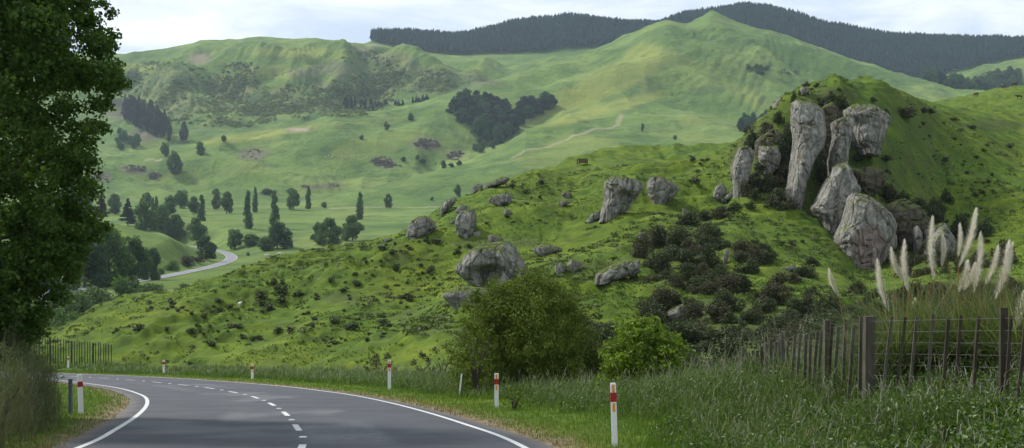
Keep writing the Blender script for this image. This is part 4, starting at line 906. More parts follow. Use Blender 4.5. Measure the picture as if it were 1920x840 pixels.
for k_, (px, Y, h, w) in enumerate([(60,250,9,9),(95,262,8,8.5),(125,270,7.6,8),(80,225,8,8),(110,235,6,7),(150,285,7,8.5),(175,300,8,9),(200,320,7.5,9),(225,335,8.5,9),(250,345,8,9),(275,352,7,8.5),(295,362,5.5,7.5),(155,250,5.5,7),(185,268,5.5,7),(215,285,5,7),(245,300,4.8,7),(270,318,4.2,6),(300,335,3.8,6),(330,352,3.6,6),(355,372,3.2,5),(140,225,4.5,6),(40,240,9,9),(20,262,11,10),(345,395,3,6),(380,400,2.5,4),(230,262,3.5,5),(100,212,4,5),(70,205,5,6),(400,420,3,4),(425,440,2.4,5),(60,300,8,9),(120,310,7,9),(165,345,6,8),(40,320,9,9)]):
    X = (px - 960) / F * Y; shrub('shrub', 'pale' if k_ % 4 else 'tree', X, Y, Hs(X, Y) - .2, w, h, 'soft pale green willow bush in the thicket along the valley bottom', 'willow thicket along the valley bottom', 'willow_bush', fine=1)

# ================================================================== bushes and tufts on the near hill
TH = [(1205,482,58,50),(1240,462,66,52),(1275,470,66,52),(1235,505,60,42),(1285,508,70,48),(1325,500,60,50),(1320,446,50,36),(1322,412,40,24),(1372,398,52,30),(1352,408,44,26),(1350,532,62,42),(1305,545,60,36),(1392,478,52,38),(1402,512,54,40),(1428,486,44,36),(1265,540,52,34),(1375,540,50,30),(1340,465,44,26),(1220,530,44,26),(1345,440,30,18)]
for k_, (px, py, w, h) in enumerate(TH):
    X, Y, Z = at(px, py, 100, 260); s = Y / F; shrub('shrub', 'gorse' if k_ % 3 else 'heath', X, Y, Z - .2, w * s, h * s, 'dark gorse bush in the thicket on the slope below the outcrop', 'gorse thicket below the outcrop', 'gorse_bush', fine=2)
for k_ in range(32):
    a_ = rnd.uniform(0, 6.28); rr_ = math.sqrt(rnd.random()); px, py = 1315 + 118 * rr_ * math.cos(a_), 488 + 72 * rr_ * math.sin(a_) + (1315 - 1315) * .2
    if py < 425 and px < 1260: continue
    X, Y, Z = at(px, py, 100, 260); s = Y / F; wp = rnd.uniform(34, 66); shrub('shrub', rnd.choice(['gorse', 'gorse', 'heath']), X, Y, Z - .25, wp * s, wp * s * rnd.uniform(.55, .8), 'dark gorse bush in the thicket on the slope below the outcrop', 'gorse thicket below the outcrop', 'gorse_bush', fine=2)
for x0_, x1_, y0_, y1_, n_ in [(1400,1482,235,400,26),(1535,1580,185,400,24),(1570,1622,385,450,10),(1645,1775,365,500,26),(1690,1900,430,560,18)]:
    for k_ in range(n_):
        px, py = rnd.uniform(x0_, x1_), rnd.uniform(y0_, y1_); X, Y, Z = at(px, py, 120, 240); s = Y / F; wp = rnd.uniform(22, 40); shrub('shrub', rnd.choice(['gorse', 'gorse', 'heath']), X, Y, Z - .3, wp * s, wp * s * rnd.uniform(.6, 1.1), 'dark shrub clinging between the rock faces of the outcrop', 'shrubs clinging to the outcrop', 'cliff_shrub', fine=1)
for k_ in range(95):
    px = rnd.uniform(1080, 1960); Y = rnd.uniform(42, 84); X = (px - 960) / F * Y; wp = rnd.uniform(1.0, 2.6)
    shrub('shrub', rnd.choice(['gorse', 'heath', 'gorse']), X, Y, Hs(X, Y) - .1, wp, wp * rnd.uniform(.45, .75), 'low brownish scrub bush in the hollow behind the batten fence', 'scrub bushes in the hollow', 'scrub_bush', fine=2 if wp > 1.6 else 1)
for k_ in range(34):
    px = rnd.uniform(1285, 1650); Y = float(np.interp(px, [1290, 1400, 1500, 1650], [50, 27, 21.5, 18.3])) + rnd.uniform(1.2, 7); X = (px - 960) / F * Y; wp = rnd.uniform(.8, 1.5)
    shrub('shrub', rnd.choice(['gorse', 'heath']), X, Y, Hs(X, Y) - .1, wp, wp * rnd.uniform(.6, .8), 'dark twiggy bush just behind the battens of the near fence', 'twiggy bushes just behind the fence', 'twiggy_bush', fine=2)
LO = [(1222,590,56,40),(1250,610,44,34),(1300,598,60,40),(1305,628,50,34),(1335,604,60,40),(1335,640,50,34),(1418,598,44,32),(1512,520,56,30),(1488,528,40,26),(1520,498,36,20),(1562,578,44,34),(1508,582,56,28),(1362,592,34,26),(1310,660,60,36),(1360,665,60,36),(1400,650,50,32),(1450,640,50,32),(1240,560,40,24),(1200,575,30,20),(1270,580,40,26),(1560,605,60,30),(1620,600,60,36),(1480,610,50,30),(1700,580,60,34),(1440,560,36,20),(1690,620,70,40),(1780,590,70,44),(1860,580,60,44),(1905,560,60,60),(1750,560,50,36),(1820,610,70,50),(1640,560,50,26),(1530,620,44,30),(1470,650,60,34),(1580,640,60,30)]
for k_, (px, py, w, h) in enumerate(LO):
    X, Y, Z = at(px, py, 56, 240); s = Y / F; shrub('shrub', 'gorse' if k_ % 2 else 'heath', X, Y, Z - .15, w * s, h * s, 'brownish gorse bush on the lower slope behind the batten fence', 'gorse bushes on the lower slope', 'slope_gorse', fine=2 if w > 45 else 1)
CL = [(1408,280,34,44),(1440,262,44,40),(1462,300,44,46),(1432,318,46,36),(1468,345,50,40),(1478,275,36,40),(1455,378,44,34),(1418,340,22,24),(1456,230,30,30),(1488,200,16,34),(1480,390,26,26),(1548,385,36,46),(1538,340,34,46),(1550,300,28,40),(1562,245,28,46),(1557,205,34,40),(1590,425,32,56),(1592,385,24,26),(1530,395,30,26),(1560,410,26,30),(1605,300,24,20),(1590,250,20,26),(1700,220,44,26),(1730,210,20,14),(1742,212,24,12),(1660,300,30,12),(1690,390,50,36),(1720,410,50,46),(1662,370,44,24),(1750,430,44,50),(1800,450,60,56),(1640,335,44,16),(1700,450,44,60),(1730,480,40,40),(1690,520,44,60),(1760,500,44,50),(1830,520,50,50),(1880,500,60,60),(1670,470,26,50),(1625,385,30,16),(1512,165,18,14),(1530,162,16,10),(1502,178,20,14),(1572,168,14,8),(1635,190,20,10),(1660,215,16,14),(1785,225,26,8),(1820,240,26,8)]
for k_, (px, py, w, h) in enumerate(CL):
    X, Y, Z = at(px, py, 120, 240); s = Y / F; shrub('shrub', 'heath' if k_ % 3 == 1 else 'gorse', X, Y - .4, Z - .2, w * s, h * s, 'dark shrub clinging between the rock faces of the outcrop', 'shrubs clinging to the outcrop', 'cliff_shrub', fine=1)
for k_ in range(120):
    px, py = rnd.uniform(1180, 1940), rnd.uniform(540, 665)
    if py < 700 - (px - 1180) * .25 and rnd.random() < .3: continue
    X, Y, Z = at(px, py, 48, 200); s = Y / F; wp = rnd.uniform(26, 74); shrub('shrub', rnd.choice(['gorse', 'gorse', 'heath']), X, Y, Z - .12, wp * s, wp * s * rnd.uniform(.45, .75), 'low brownish scrub bush in the hollow behind the batten fence', 'scrub bushes in the hollow', 'scrub_bush', fine=1 if wp < 45 else 2)
CLU = [(335,580,45,15,14),(420,592,50,25,16),(250,620,50,10,9),(390,625,50,14,10),(500,575,45,25,14),(570,560,50,25,9),(520,540,25,10,6),(600,600,60,28,12),(680,600,50,28,12),(720,625,60,28,12),(640,540,50,28,8),(700,500,40,20,9),(740,470,30,18,9),(760,560,50,38,8),(800,520,40,30,8),(800,460,30,18,8),(640,645,80,10,9),(470,640,80,8,8),(930,420,50,14,7),(1000,360,60,22,8),(970,380,40,16,5),(1300,330,60,22,7),(1340,300,40,18,5),(1470,460,40,36,8),(1700,330,60,28,8),(1780,300,50,28,8),(1850,350,50,38,10),(1760,255,50,20,6),(1850,285,50,18,6),(1820,430,60,28,6),(1180,550,40,40,5),(870,470,20,10,4),(1400,420,40,30,5)]
gg = random.Random(9); cnt = 0
for (px, py, sx, sy, n) in CLU:
    for j in range(n):
        qx, qy = px + gg.gauss(0, .5) * sx, py + gg.gauss(0, .5) * sy
        X, Y, Z = hit(qx, qy, 95, 260, 260); s = Y / F
        zr = (HZ - qy) * s
        if abs(zr - Z) > .8: continue
        w = (gg.uniform(8, 14) if gg.random() < .7 else gg.uniform(15, 30)) * s * (1 if px < 900 else .8); mk = 'gorse' if gg.random() < .8 else 'heath'; cnt += 1
        shrub('tuft', mk, X, Y, Z - .08, w, w * gg.uniform(.5, .9), 'small dark gorse tuft on the open face of the green hill', 'gorse tufts on the open hill', 'gorse_tuft', fine=0)
print('tufts', cnt, 'plants', NT_CNT[0])

# short grass and fern clumps over the near hill: nobody could count it
def hill_grass():
    g = np.random.default_rng(21); n = 105000
    px = g.uniform(-40, 2350, n); Yv = 45 + 195 * g.random(n); px = np.where(Yv < 95, g.uniform(1000, 2350, n), px); X = (px - 960) / F * Yv; k = fbm2(X / 8, Yv / 8, 3, 91) + .5 * fbm2(X / 2.2, Yv / 2.2, 2, 92) > .02; X, Yv = X[k], Yv[k]
    Z = H(X, Yv); n = len(X); m = 5; a = g.uniform(0, 6.28, (n, m)); s = g.uniform(.06, .20, (n, 1)) * np.ones((1, m)); r = s * .5
    bx = X[:, None] + np.cos(a) * r * .5; by = Yv[:, None] + np.sin(a) * r * .5; tx = bx + np.cos(a) * r; ty = by + np.sin(a) * r; wv = .035 + s * .14
    V = np.stack([np.stack([bx - np.sin(a) * wv, by + np.cos(a) * wv, Z[:, None] - .03 + 0 * a], -1), np.stack([bx + np.sin(a) * wv, by - np.cos(a) * wv, Z[:, None] - .03 + 0 * a], -1), np.stack([tx, ty, Z[:, None] + s], -1)], 2).reshape(-1, 3)
    me = npmesh('hill_grass', V, np.arange(len(V)).reshape(-1, 3)); m_ = leafmat('hill_grass_blades', (.06, .11, .012), (.10, .17, .016), (.16, .23, .03), .35, .3)
    tag(link('hill_grass', me, m_), 'short rough pasture grass on the near hill', 'grass', kind='stuff')
hill_grass()

def tussocks():
    g = np.random.default_rng(31); n = 19000; px = g.uniform(-40, 2350, n); Yv = 60 + 185 * g.random(n); X = (px - 960) / F * Yv
    k = (fbm2(X / 14, Yv / 14, 3, 191) + .5 * fbm2(X / 3.2, Yv / 3.2, 2, 192) > .05) & (px > 60) & (Yv > np.interp(px, [0, 900, 1300, 1916], [140, 90, 60, 55])); X, Yv = X[k], Yv[k]; Z = H(X, Yv); n = len(X); m = 16
    s = g.uniform(.15, .5, n); d = g.normal(size=(n, m, 3)); d /= np.linalg.norm(d, axis=2)[:, :, None]; d[:, :, 2] = np.abs(d[:, :, 2]); p = np.stack([X, Yv, Z], 1)[:, None] + d * s[:, None, None] * np.array([1, 1, .45])
    V, Fc = leaves(p.reshape(-1, 3), d.reshape(-1, 3), np.repeat(s, m) * .75, .6, 7, .35)
    tag(link('hill_tussocks', npmesh('hill_tussocks', V, Fc), leafmat('tussock_blades', (.030, .050, .010), (.062, .092, .014), (.125, .13, .03), .2, .3)), 'low rank tussocks and fern through the hill pasture', 'grass', kind='stuff')
tussocks()
# ================================================================== roadside things
def blades(base, hgt, width, az, lean, segs, curl=1.0, taper=.15):
    """curved grass blades: base Nx3, others length N"""
    n = len(base); t = np.linspace(0, 1, segs + 1)[None]; H_ = hgt[:, None]; Ln = lean[:, None]
    out = H_ * (Ln * t ** (1 + curl)); up = H_ * (t - .42 * np.minimum(Ln, 1.6) * t ** 2.2)
    cx = base[:, 0:1] + np.cos(az)[:, None] * out; cy = base[:, 1:2] + np.sin(az)[:, None] * out; cz = base[:, 2:3] + up
    w = width[:, None] * .5 * (1 - (1 - taper) * t ** 1.5); wa = az + math.pi / 2 + rng.uniform(-.9, .9, n); wx, wy = np.cos(wa)[:, None] * w, np.sin(wa)[:, None] * w
    V = np.stack([np.stack([cx - wx, cy - wy, cz], -1), np.stack([cx + wx, cy + wy, cz], -1)], 2).reshape(-1, 3)
    k = (np.arange(n) * 2 * (segs + 1))[:, None] + 2 * np.arange(segs)[None]
    return V, np.stack([k, k + 1, k + 3, k + 2], -1).reshape(-1, 4)
def merge(parts):
    Vs, Fs, o = [], [], 0
    for V, Fc in parts: Vs.append(V); Fs.append(Fc + o); o += len(V)
    return np.concatenate(Vs), np.concatenate(Fs)
SHORT = leafmat('verge_blades', (.055, .115, .010), (.10, .185, .015), (.17, .24, .03), .3, 1.0, .55)
TALL = leafmat('tall_grass_blades', (.034, .070, .012), (.080, .140, .022), (.20, .235, .09), .35, .8, .55)
SEED = leafmat('seed_heads', (.15, .155, .11), (.25, .25, .19), (.38, .37, .31), .3, 1.5, .7)
DRYM = leafmat('dry_blades', (.12, .09, .035), (.20, .15, .06), (.28, .22, .10), .2, 1.5, .7)
FPX = [1290, 1310, 1400, 1500, 1625, 1885, 1960]; FY = [50, 44, 27, 21.5, 18.5, 16, 15.4]
MARKS = [((p_ - 960) / F * y_, y_) for p_, y_ in [(1153,20.4),(931,34.5),(730,51),(473,71),(307,93),(128,114),(152,31),(132,31)]]
def verge():
    n = 430000; px = rng.uniform(-80, 2300, n); Y = 8.5 * np.exp(rng.random(n) ** .85 * math.log(135 / 8.5)); X = (px - 960) / F * Y
    D, S, I = nearest(X, Y, ROADC); e = np.abs(S) - 3.72 - .25 * fbm2(X / .9, Y / .9, 3, 5) * 1.2
    side = S > 0; yk = np.interp(px, _g, _KY[0]); lim = np.where(px > 1250, 44, yk + 8)
    cl = fbm2(X / 1.6, Y / 1.6, 3, 41); cl2 = fbm2(X / .45, Y / .45, 2, 43)
    k = (D < 150) & (np.where(D > 3.6, 1, 0) > 0) & (e > .22) & (Y < lim) & (rng.random(n) < np.where(e < .9, .35 + .8 * e, 1))
    X, Y, S, e, side, cl, cl2, px = [v[k] for v in (X, Y, S, e, side, cl, cl2, px)]; n = len(X); Z = H(X, Y) - .02
    mow = np.where(side, np.interp(Y, [19, 24, 40, 60, 140], [1.2, 2.3, 2.2, 2.2, 2.4]), 4.2); tall = sstep(0, 1.6, e - mow - .9 * cl)
    hgt = (.09 + .05 * cl2) * (1 - tall) + tall * np.clip(.50 + .28 * cl + .15 * cl2, .15, 1.0) * np.where(Y < 19, .85, 1.0); hgt = hgt + tall * .34 * sstep(1180, 1320, px) * sstep(15, 19, Y) * sstep(-.3, .4, cl); hgt *= rng.uniform(.6, 1.3, n); hgt = np.maximum(hgt, .05)
    for (mx_, my_) in MARKS:
        cl_ = (np.abs(X - mx_ * Y / my_) < .012 * Y + .12) & (Y > my_ * .78) & (Y < my_ + .2); hgt = np.where(cl_, np.minimum(hgt, .12), hgt)
    hgt = np.where(side & (px > 1560) & (Y < 15), hgt * .6, hgt)
    wd = np.maximum(.006 + .004 * rng.random(n), 1.25 * Y / F); wd = np.where(tall > .5, wd * 1.1, wd)
    wd = np.where((cl2 > .15) & (tall > .5), wd * 1.7, wd); az = rng.uniform(0, 6.28, n) ; lean = rng.uniform(.1, .8, n) * (.5 + .6 * tall); B = np.stack([X, Y, Z], 1)
    dr = (rng.random(n) < np.where(side, .75, .35) * sstep(1.3, .3, e - .35 * cl)) & (tall < .4)
    for nm, lb, m_, sel, seg in (('verge_grass', 'short bright grass on the verge beside the road', SHORT, (tall < .5) & ~dr, 2), ('dry_verge_grass', 'dry straw coloured grass along the seal edge', DRYM, dr, 2), ('tall_grass', 'long rank grass between the verge and the hill', TALL, tall >= .5, 3)):
        V, Fc = blades(B[sel], hgt[sel], wd[sel], az[sel], lean[sel], seg); me = npmesh(nm, V, Fc); tag(link(nm, me, m_), lb, 'grass', kind='stuff')
    # seeding stalks over the tall grass
    q = np.nonzero((tall > .8) & (rng.random(n) < .07) & (Y < 100))[0]; hb = hgt[q] * rng.uniform(1.1, 1.6, len(q)); bs = B[q]; ln = rng.uniform(.1, .45, len(q)); a2 = az[q]
    s1 = blades(bs, hb, np.maximum(.003, .45 * Y[q] / F), a2, ln, 3, taper=.8)
    tip = bs + np.stack([np.cos(a2) * hb * ln * .8, np.sin(a2) * hb * ln * .8, hb * (1 - .42 * ln) * .86], 1)
    s2 = blades(tip, .10 + .08 * rng.random(len(q)), np.maximum(.012, 1.0 * Y[q] / F), a2, ln + .3, 2, taper=.3)
    V, Fc = merge([s1, s2]); tag(link('seeding_grass', npmesh('seeding_grass', V, Fc), SEED), 'pale feathery grass seed heads above the long grass', 'grass', kind='stuff')
    # broad weeds and docks low in the verge
    q = np.nonzero((tall > .4) & (rng.random(n) < .10) & (Y < 60) & (fbm2(X / 1.1, Y / 1.1, 2, 77) > -.1))[0]; c = B[q].repeat(16, 0) + rng.normal(0, 1, (len(q) * 16, 3)) * np.array([.13, .13, .10]) + np.array([0, 0, 1]) * (hgt[q] * rng.uniform(.25, .85, len(q))).repeat(16)[:, None]; nn = rng.normal(size=c.shape); nn[:, 2] = np.abs(nn[:, 2])
    V, Fc = leaves(c, nn / np.linalg.norm(nn, axis=1)[:, None], np.maximum(.065, 2.0 * c[:, 1] / F), .5, 5, .4); tag(link('verge_weeds', npmesh('verge_weeds', V, Fc), LM['bramble']), 'leafy green weeds growing through the long grass', 'weeds', kind='stuff')
verge()

# ---- big roadside tree on the left
def big_tree():
    Yt, ax = 28.0, (-112 - 960) / F * 28.0; s = Yt / F; gz = Hs(ax, Yt)
    prof = [(-330, 60), (-260, 130), (-180, 150), (-90, 170), (0, 188), (40, 200), (90, 196), (140, 226), (185, 194), (240, 190), (300, 172), (350, 176), (400, 160), (425, 192), (455, 158), (500, 150), (560, 100), (620, 62), (665, 40)]
    pys = [p[0] for p in prof]; rs = [(p[1] + 112) * s for p in prof]; g = np.random.default_rng(4); lumps = []
    while len(lumps) < 900:
        py = g.uniform(-330, 665); R = np.interp(py, pys, rs); a = g.uniform(0, 6.283); rr = R * g.uniform(.30, 1.0) ** .6; q = g.uniform(.18, .42)
        if rr > R - q * .8: rr = R - q * .8
        x, y, z = ax + math.cos(a) * rr, Yt + math.sin(a) * rr * .95, (HZ - py) * s
        if math.cos(a) < -.35 and g.random() < .6: continue
        lumps.append((x - ax, y - Yt, z - gz, q * 1.2, q * 1.2, q * .8))
    for px, py, q in [(212,28,.2),(200,12,.2),(226,142,.17),(218,150,.2),(205,120,.22),(200,182,.16),(192,192,.2),(186,238,.2),(176,245,.22),(178,300,.2),(172,345,.22),(192,424,.16),(178,428,.2),(160,432,.25),(150,470,.2),(146,500,.22),(128,520,.25),(105,560,.25),(80,590,.3),(60,620,.3),(198,60,.2),(190,75,.22)]:
        lumps.append(((px - 960) * s - ax, g.uniform(-.5, .5), (HZ - py) * s - gz, q, q, q * .8))
    c, n = lump_pts(lumps, 2000, 8, .25); n[:, 2] += .25
    r = empty('roadside_tree', (ax, Yt, gz)); tag(r, 'tall dark leafy tree filling the left edge beside the road', 'tree')
    V, Fc = leaves(c, n, .10, .8, 9, .6); link('crown', npmesh('crown', V, Fc), LM['big'], r)
    b = MB(); b.tube([(0, 0, -.3), (.05, 0, 1.5), (-.1, .1, 4), (.1, 0, 7), (0, 0, 10)], [.34, .27, .2, .12, .03], 12)
    for i in range(46):
        z = .8 + i * .2; a = i * 2.4; R = np.interp(HZ - (z + gz) / s, pys, rs) * .8; b.tube([(0, 0, z), (math.cos(a) * R * .5, math.sin(a) * R * .5, z + .45), (math.cos(a) * R, math.sin(a) * R, z + .8)], [.07, .04, .01], 6)
    b.build('trunk', BARK, r, smooth=True)
big_tree()

def bush(name, label, px, py, Y, wpx, hpx, mk, leaf, nl, seed, dens, cat='bush', lump=(.14, .24), prof=None, trunk=True, aspect=.55, tilt=0):
    s = Y / F; X = (px - 960) * s; gz = Hs(X, Y); W = wpx * s / 2; zt = (HZ - (py - hpx)) * s; Hh = zt - gz; g = np.random.default_rng(seed); L_ = []
    while len(L_) < nl:
        t = g.random() ** 1.15; a = g.uniform(0, 6.283); pr = (math.sqrt(max(0, 1 - abs(t * 1.45 - .45) ** 2.2)) if prof is None else np.interp(t, *prof)); rr = W * pr * g.uniform(.2, 1) ** .5; q = W * g.uniform(*lump) * (.75 if rr > W * .75 else 1)
        lob = 1 + .16 * math.sin(3 * a + seed) + .10 * math.sin(5 * a + 2 * seed + 4 * t); rr = max(0, min(rr, W * pr - q * .6)) * lob
        if g.random() < .22: q *= .45; rr = W * pr * lob * g.uniform(.9, 1.12); t = min(1.08, t * 1.08)
        L_.append((math.cos(a) * rr + tilt * t, math.sin(a) * rr * .9, max(.1, t * (Hh - q * .7)), q, q, q * .85))
    c, n = lump_pts(L_, dens, seed, .35); n[:, 2] += .3; k = c[:, 2] > -.1; c, n = c[k], n[k]
    r = empty(name, (X, Y, gz)); tag(r, label, cat); V, Fc = leaves(c, n, leaf, aspect, seed, .6); link('foliage', npmesh('foliage', V, Fc), LM[mk], r)
    b = MB()
    for i in range(9):
        a = i * 2.4; b.tube([(0, 0, -.1), (math.cos(a) * W * .25, math.sin(a) * W * .25, Hh * .35), (math.cos(a) * W * .6, math.sin(a) * W * .45, Hh * .55)], [.03, .018, .005], 6)
    b.build('stems', BARK, r); return r
bush('dark_bush', 'large rounded dark green bush behind the verge in the middle', 993, 700, 45, 268, 186, 'dark', .08, 560, 31, 1500)
bush('dark_bush', 'lighter left skirt bush joined to the large rounded dark bush', 893, 702, 43, 92, 160, 'dark', .09, 130, 32, 1700)
bush('bright_bush', 'bright lime green leafy bush right of the dark bush', 1202, 724, 36, 180, 130, 'bright', .14, 190, 33, 1400, aspect=.42, lump=(.16, .27))
bush('bright_bush', 'lower right half of leafy lime bush beside the long grass', 1248, 724, 35, 82, 78, 'bright', .13, 90, 34, 1500, aspect=.42)
bush('bright_bush', 'tall thin sprig of lime foliage left of the lime bush', 1165, 722, 36.5, 84, 132, 'bright', .12, 70, 35, 1400, aspect=.4, prof=([0, .5, 1], [.9, .9, .3]))
for k_, (px, py, Y, w, h, mk, lb) in enumerate([(830,690,62,70,50,'heath','brown twiggy bush left of the large dark bush'),(790,694,66,60,34,'gorse','low dark bush at the foot of the hill behind the verge'),(716,500+184,74,60,26,'heath','low brown bush at the hill foot above the second marker'),(355,697,100,60,20,'gorse','dark weedy bush on the verge right of a far marker'),(965,745,33,50,26,'dark','small leafy weed clump beside the marker near the dark bush'),(1330,722,42,60,44,'gorse','dark bush behind the far end of the batten fence')]):
    bush('low_bush', lb, px, py, Y, w, h, mk, .05 + Y * .0008, 34, 60 + k_, 1500)
# olive broom shrubs on the left bank, in front of the tree
for k_, (px, py, Y, w, h, lb) in enumerate([(-5,800,20.5,140,165,'grey green broom bush nearest the camera on the left bank'),(58,790,24,104,150,'olive broom bush beside the grey post'),(10,740,27,150,130,'broom bush under the big tree at the left edge'),(62,742,29,104,118,'broom bush behind the olive one on the left bank'),(-60,830,18,130,160,'broom bush cut by the left edge of the view')]):
    r = bush('broom_bush', lb, px, py, Y, w, h, 'broom', .07, 75, 80 + k_, 1300, aspect=.22, lump=(.16, .34)); s = Y / F; W = w * s / 2; Hh = (HZ - (py - h)) * s - r.location.z; g = np.random.default_rng(180 + k_); m = 1500
    a = g.uniform(0, 6.283, m); r_ = W * np.sqrt(g.random(m)); B = np.stack([np.cos(a) * r_, np.sin(a) * r_, Hh * g.uniform(.0, .85, m) * np.sqrt(np.clip(1 - (r_ / W) ** 2, .05, 1))], 1)
    V, Fc = blades(B, g.uniform(.25, .6, m), np.full(m, .007), a + g.normal(0, 1.2, m), g.uniform(.1, .9, m), 3); link('twigs', npmesh('twigs', V, Fc), LM['broom'], r)

# bramble mat in the bottom right corner
def brambles():
    g = np.random.default_rng(12); m = 24000; Y = g.uniform(8.5, 15.2, m); px = g.uniform(1560, 2300, m); X = (px - 960) / F * Y; keep = fbm2(X / .8, Y / .8, 3, 3) + (px - 1690) / 260 > -.1; X, Y = X[keep], Y[keep]; Z = H(X, Y) + .05 + (.28 + .2 * fbm2(X / .7, Y / .7, 3, 6)) * g.random(len(X)) ** .5
    n = g.normal(size=(len(X), 3)) * .6; n[:, 2] = 1; V, Fc = leaves(np.stack([X, Y, Z], 1), n / np.linalg.norm(n, axis=1)[:, None], .062, .75, 2, .45)
    tag(link('bramble_leaves', npmesh('bramble_leaves', V, Fc), LM['bramble']), 'low bright bramble leaves below the batten fence', 'bramble', kind='stuff')
brambles()

# ---- marker posts
WHITE = plain('white_plastic', (.78, .78, .76), .45, .4, .05, 8); RED = plain('red_band', (.33, .012, .018), .45, .4, .05); ORANGE = plain('orange_reflector', (.75, .27, .02), .35, .5, .03); GREY = plain('grey_steel', (.10, .115, .125), .5, .4); BLACK = plain('black_band', (.02, .02, .02), .5)
YEL = plain('yellow_band', (.65, .45, .03), .5)
def marker(px, Y, lb, w=.10, hgt=1.0, top=None, lean=(0, 0), face=0.0, kind=0):
    X = (px - 960) / F * Y; gz = Hs(X, Y); hgt = ((HZ - top) / F * Y - gz) if top else hgt
    r = empty('marker_post', (X, Y, gz), face); r.rotation_euler = (lean[1], lean[0], face); tag(r, lb, 'marker post', 'edge marker posts along the road')
    b = MB(); b.box((0, 0, -.2), (w, .045, hgt + .2 - .02)); b.box((0, 0, hgt - .02), (w, .045, .02), taper=.8); b.build('post', WHITE, r)
    bh = .15; zt = hgt - .30
    if kind == 0:
        b = MB(); b.box((0, 0, zt), (w + .006, .051, bh)); b.build('red_band', RED, r)
        for z_, h_ in ((hgt - .145, .12), (zt - .15, .13)):
            b = MB(); b.box((0, -.026, z_), (w * .42, .012, h_)); b.build('reflector', ORANGE, r)
    else:
        b = MB(); b.box((0, 0, zt), (w + .006, .051, .13)); b.build('red_band', RED, r)
    return r
marker(1153, 20.4, 'nearest white marker post with red band and two orange reflectors', w=.09, top=718, lean=(-.03, 0))
marker(931, 34.5, 'second nearest marker post, in front of the dark bush', w=.115, top=700)
marker(730, 51, 'third marker post, standing left of the dark bush', w=.13, top=675)
marker(473, 71, 'fourth marker post, at the middle of the curve', w=.13, top=682)
marker(307, 93, 'fifth marker post, on the far side of the curve', w=.14, top=675)
marker(128, 114, 'smallest and farthest marker post at the left end of the curve', w=.15, top=668)
marker(152, 31, 'white marker post with worn red band on the left inside verge', w=.115, top=702, lean=(-.03, 0), face=.5, kind=1)
X = (132 - 960) / F * 31; gz = Hs(X, 31); r = empty('steel_post', (X, 31, gz)); tag(r, 'plain dark grey post standing beside the left white marker', 'post')
b = MB(); b.tube([(0, 0, -.2), (0, 0, .84)], .052, 12); b.build('post', GREY, r); b = MB(); b.tube([(0, 0, .84), (0, 0, .86)], .056, 12); b.build('cap', GREY, r)
X = (861 - 960) / F * 42; gz = Hs(X, 42); r = empty('white_stake', (X, 42, gz)); r.rotation_euler = (0, .10, 0); tag(r, 'thin leaning white stake beside the dark bush', 'stake'); b = MB(); b.box((0, 0, -.2), (.05, .05, .95)); b.box((0, 0, .75), (.05, .05, .05), taper=.2); b.build('stake', WHITE, r)
X = (40 - 960) / F * 39; gz = Hs(X, 39); hh = (HZ - 623) / F * 39 - gz; r = empty('banded_pole', (X, 39, gz)); tag(r, 'thin white pole with black and yellow bands under the big tree', 'pole'); b = MB(); b.tube([(0, 0, -.2), (0, 0, hh)], .045, 8); b.build('pole', WHITE, r)
for z_, m_ in ((hh - .22, BLACK), (hh - .36, YEL), (hh - .50, BLACK)): b = MB(); b.tube([(0, 0, z_), (0, 0, z_ + .1)], .049, 8); b.build('band', m_, r)

# ---- batten fence on the right
def woodm(name, a, b_):
    t = NT(name); P = t.objc(); mp = t.n('Mapping'); mp.inputs['Scale'].default_value = (9, 9, .8); t.l(t.pos(), mp.inputs[0]); n = t.noise(mp.outputs[0], 3, 6, .7)
    c = t.ramp(n, [(.3, a), (.65, b_)]); c = t.mix(t.ramp(t.noise(t.pos(), 2.5, 4), [(.5, 0), (.7, .6)]), c, (.10, .12, .06)); c = t.mix(t.math('MULTIPLY', t.orand(), .5), c, (.05, .042, .03)); return t.out(c, .9, t.bump(n, .6, .01), 0, .1)
WOOD = woodm('weathered_wood', (.035, .030, .023), (.15, .138, .11)); WOODD = woodm('dark_wood', (.018, .014, .010), (.07, .06, .045)); WIRE = plain('wire', (.16, .16, .15), .6, .4)
fr = empty('batten_fence', (5, 20, -2.4)); tag(fr, 'leaning weathered batten and wire fence in front of the pampas grass', 'fence')
def floc(px): Y = float(np.interp(px, FPX, FY)); X = (px - 960) / F * Y; return X, Y, Hs(X, Y)
def ftop(px): Y = float(np.interp(px, FPX, FY)); return (HZ - float(np.interp(px, [1290, 1310, 1400, 1500, 1625, 1885, 1960], [694, 688, 656, 620, 597, 590, 590]))) / F * Y
O = Vector((5, 20, -2.4))
def fpiece(name, px, w, d, m_, extra=0, lx=0, cap=1.0):
    X, Y, Z = floc(px); t_ = ftop(px) + extra; b = MB(); b.box((X - 5 - lx, Y - 20, Z + 2.4 - .3), (w, d, t_ - Z + .3), lean=(lx, rnd.uniform(-.03, .03)), rz=rnd.uniform(-.3, .3), taper=cap); b.build(name, m_, fr)
for px, w in [(1630, .15), (1551, .11), (1882, .09), (1470, .10), (1395, .12), (1330, .12)]: fpiece('post', px, w, w * .95, WOOD if px != 1882 else WOODD, .03 if w > .12 else .09, .01, .95)
for px in [1672,1697,1720,1750,1777,1803,1835,1897,1925,1950]: fpiece('batten', px, .04, .035, WOODD if px % 2 else WOOD, rnd.uniform(-.03, .04), .17 * rnd.uniform(.6, 1.2))
for px in [1477,1490,1501,1511,1520,1532,1541,1560,1571,1585,1600,1615]: fpiece('batten', px, .045, .035, WOOD if px % 3 else WOODD, rnd.uniform(-.12, .06), .09 * rnd.uniform(.3, 1.4))
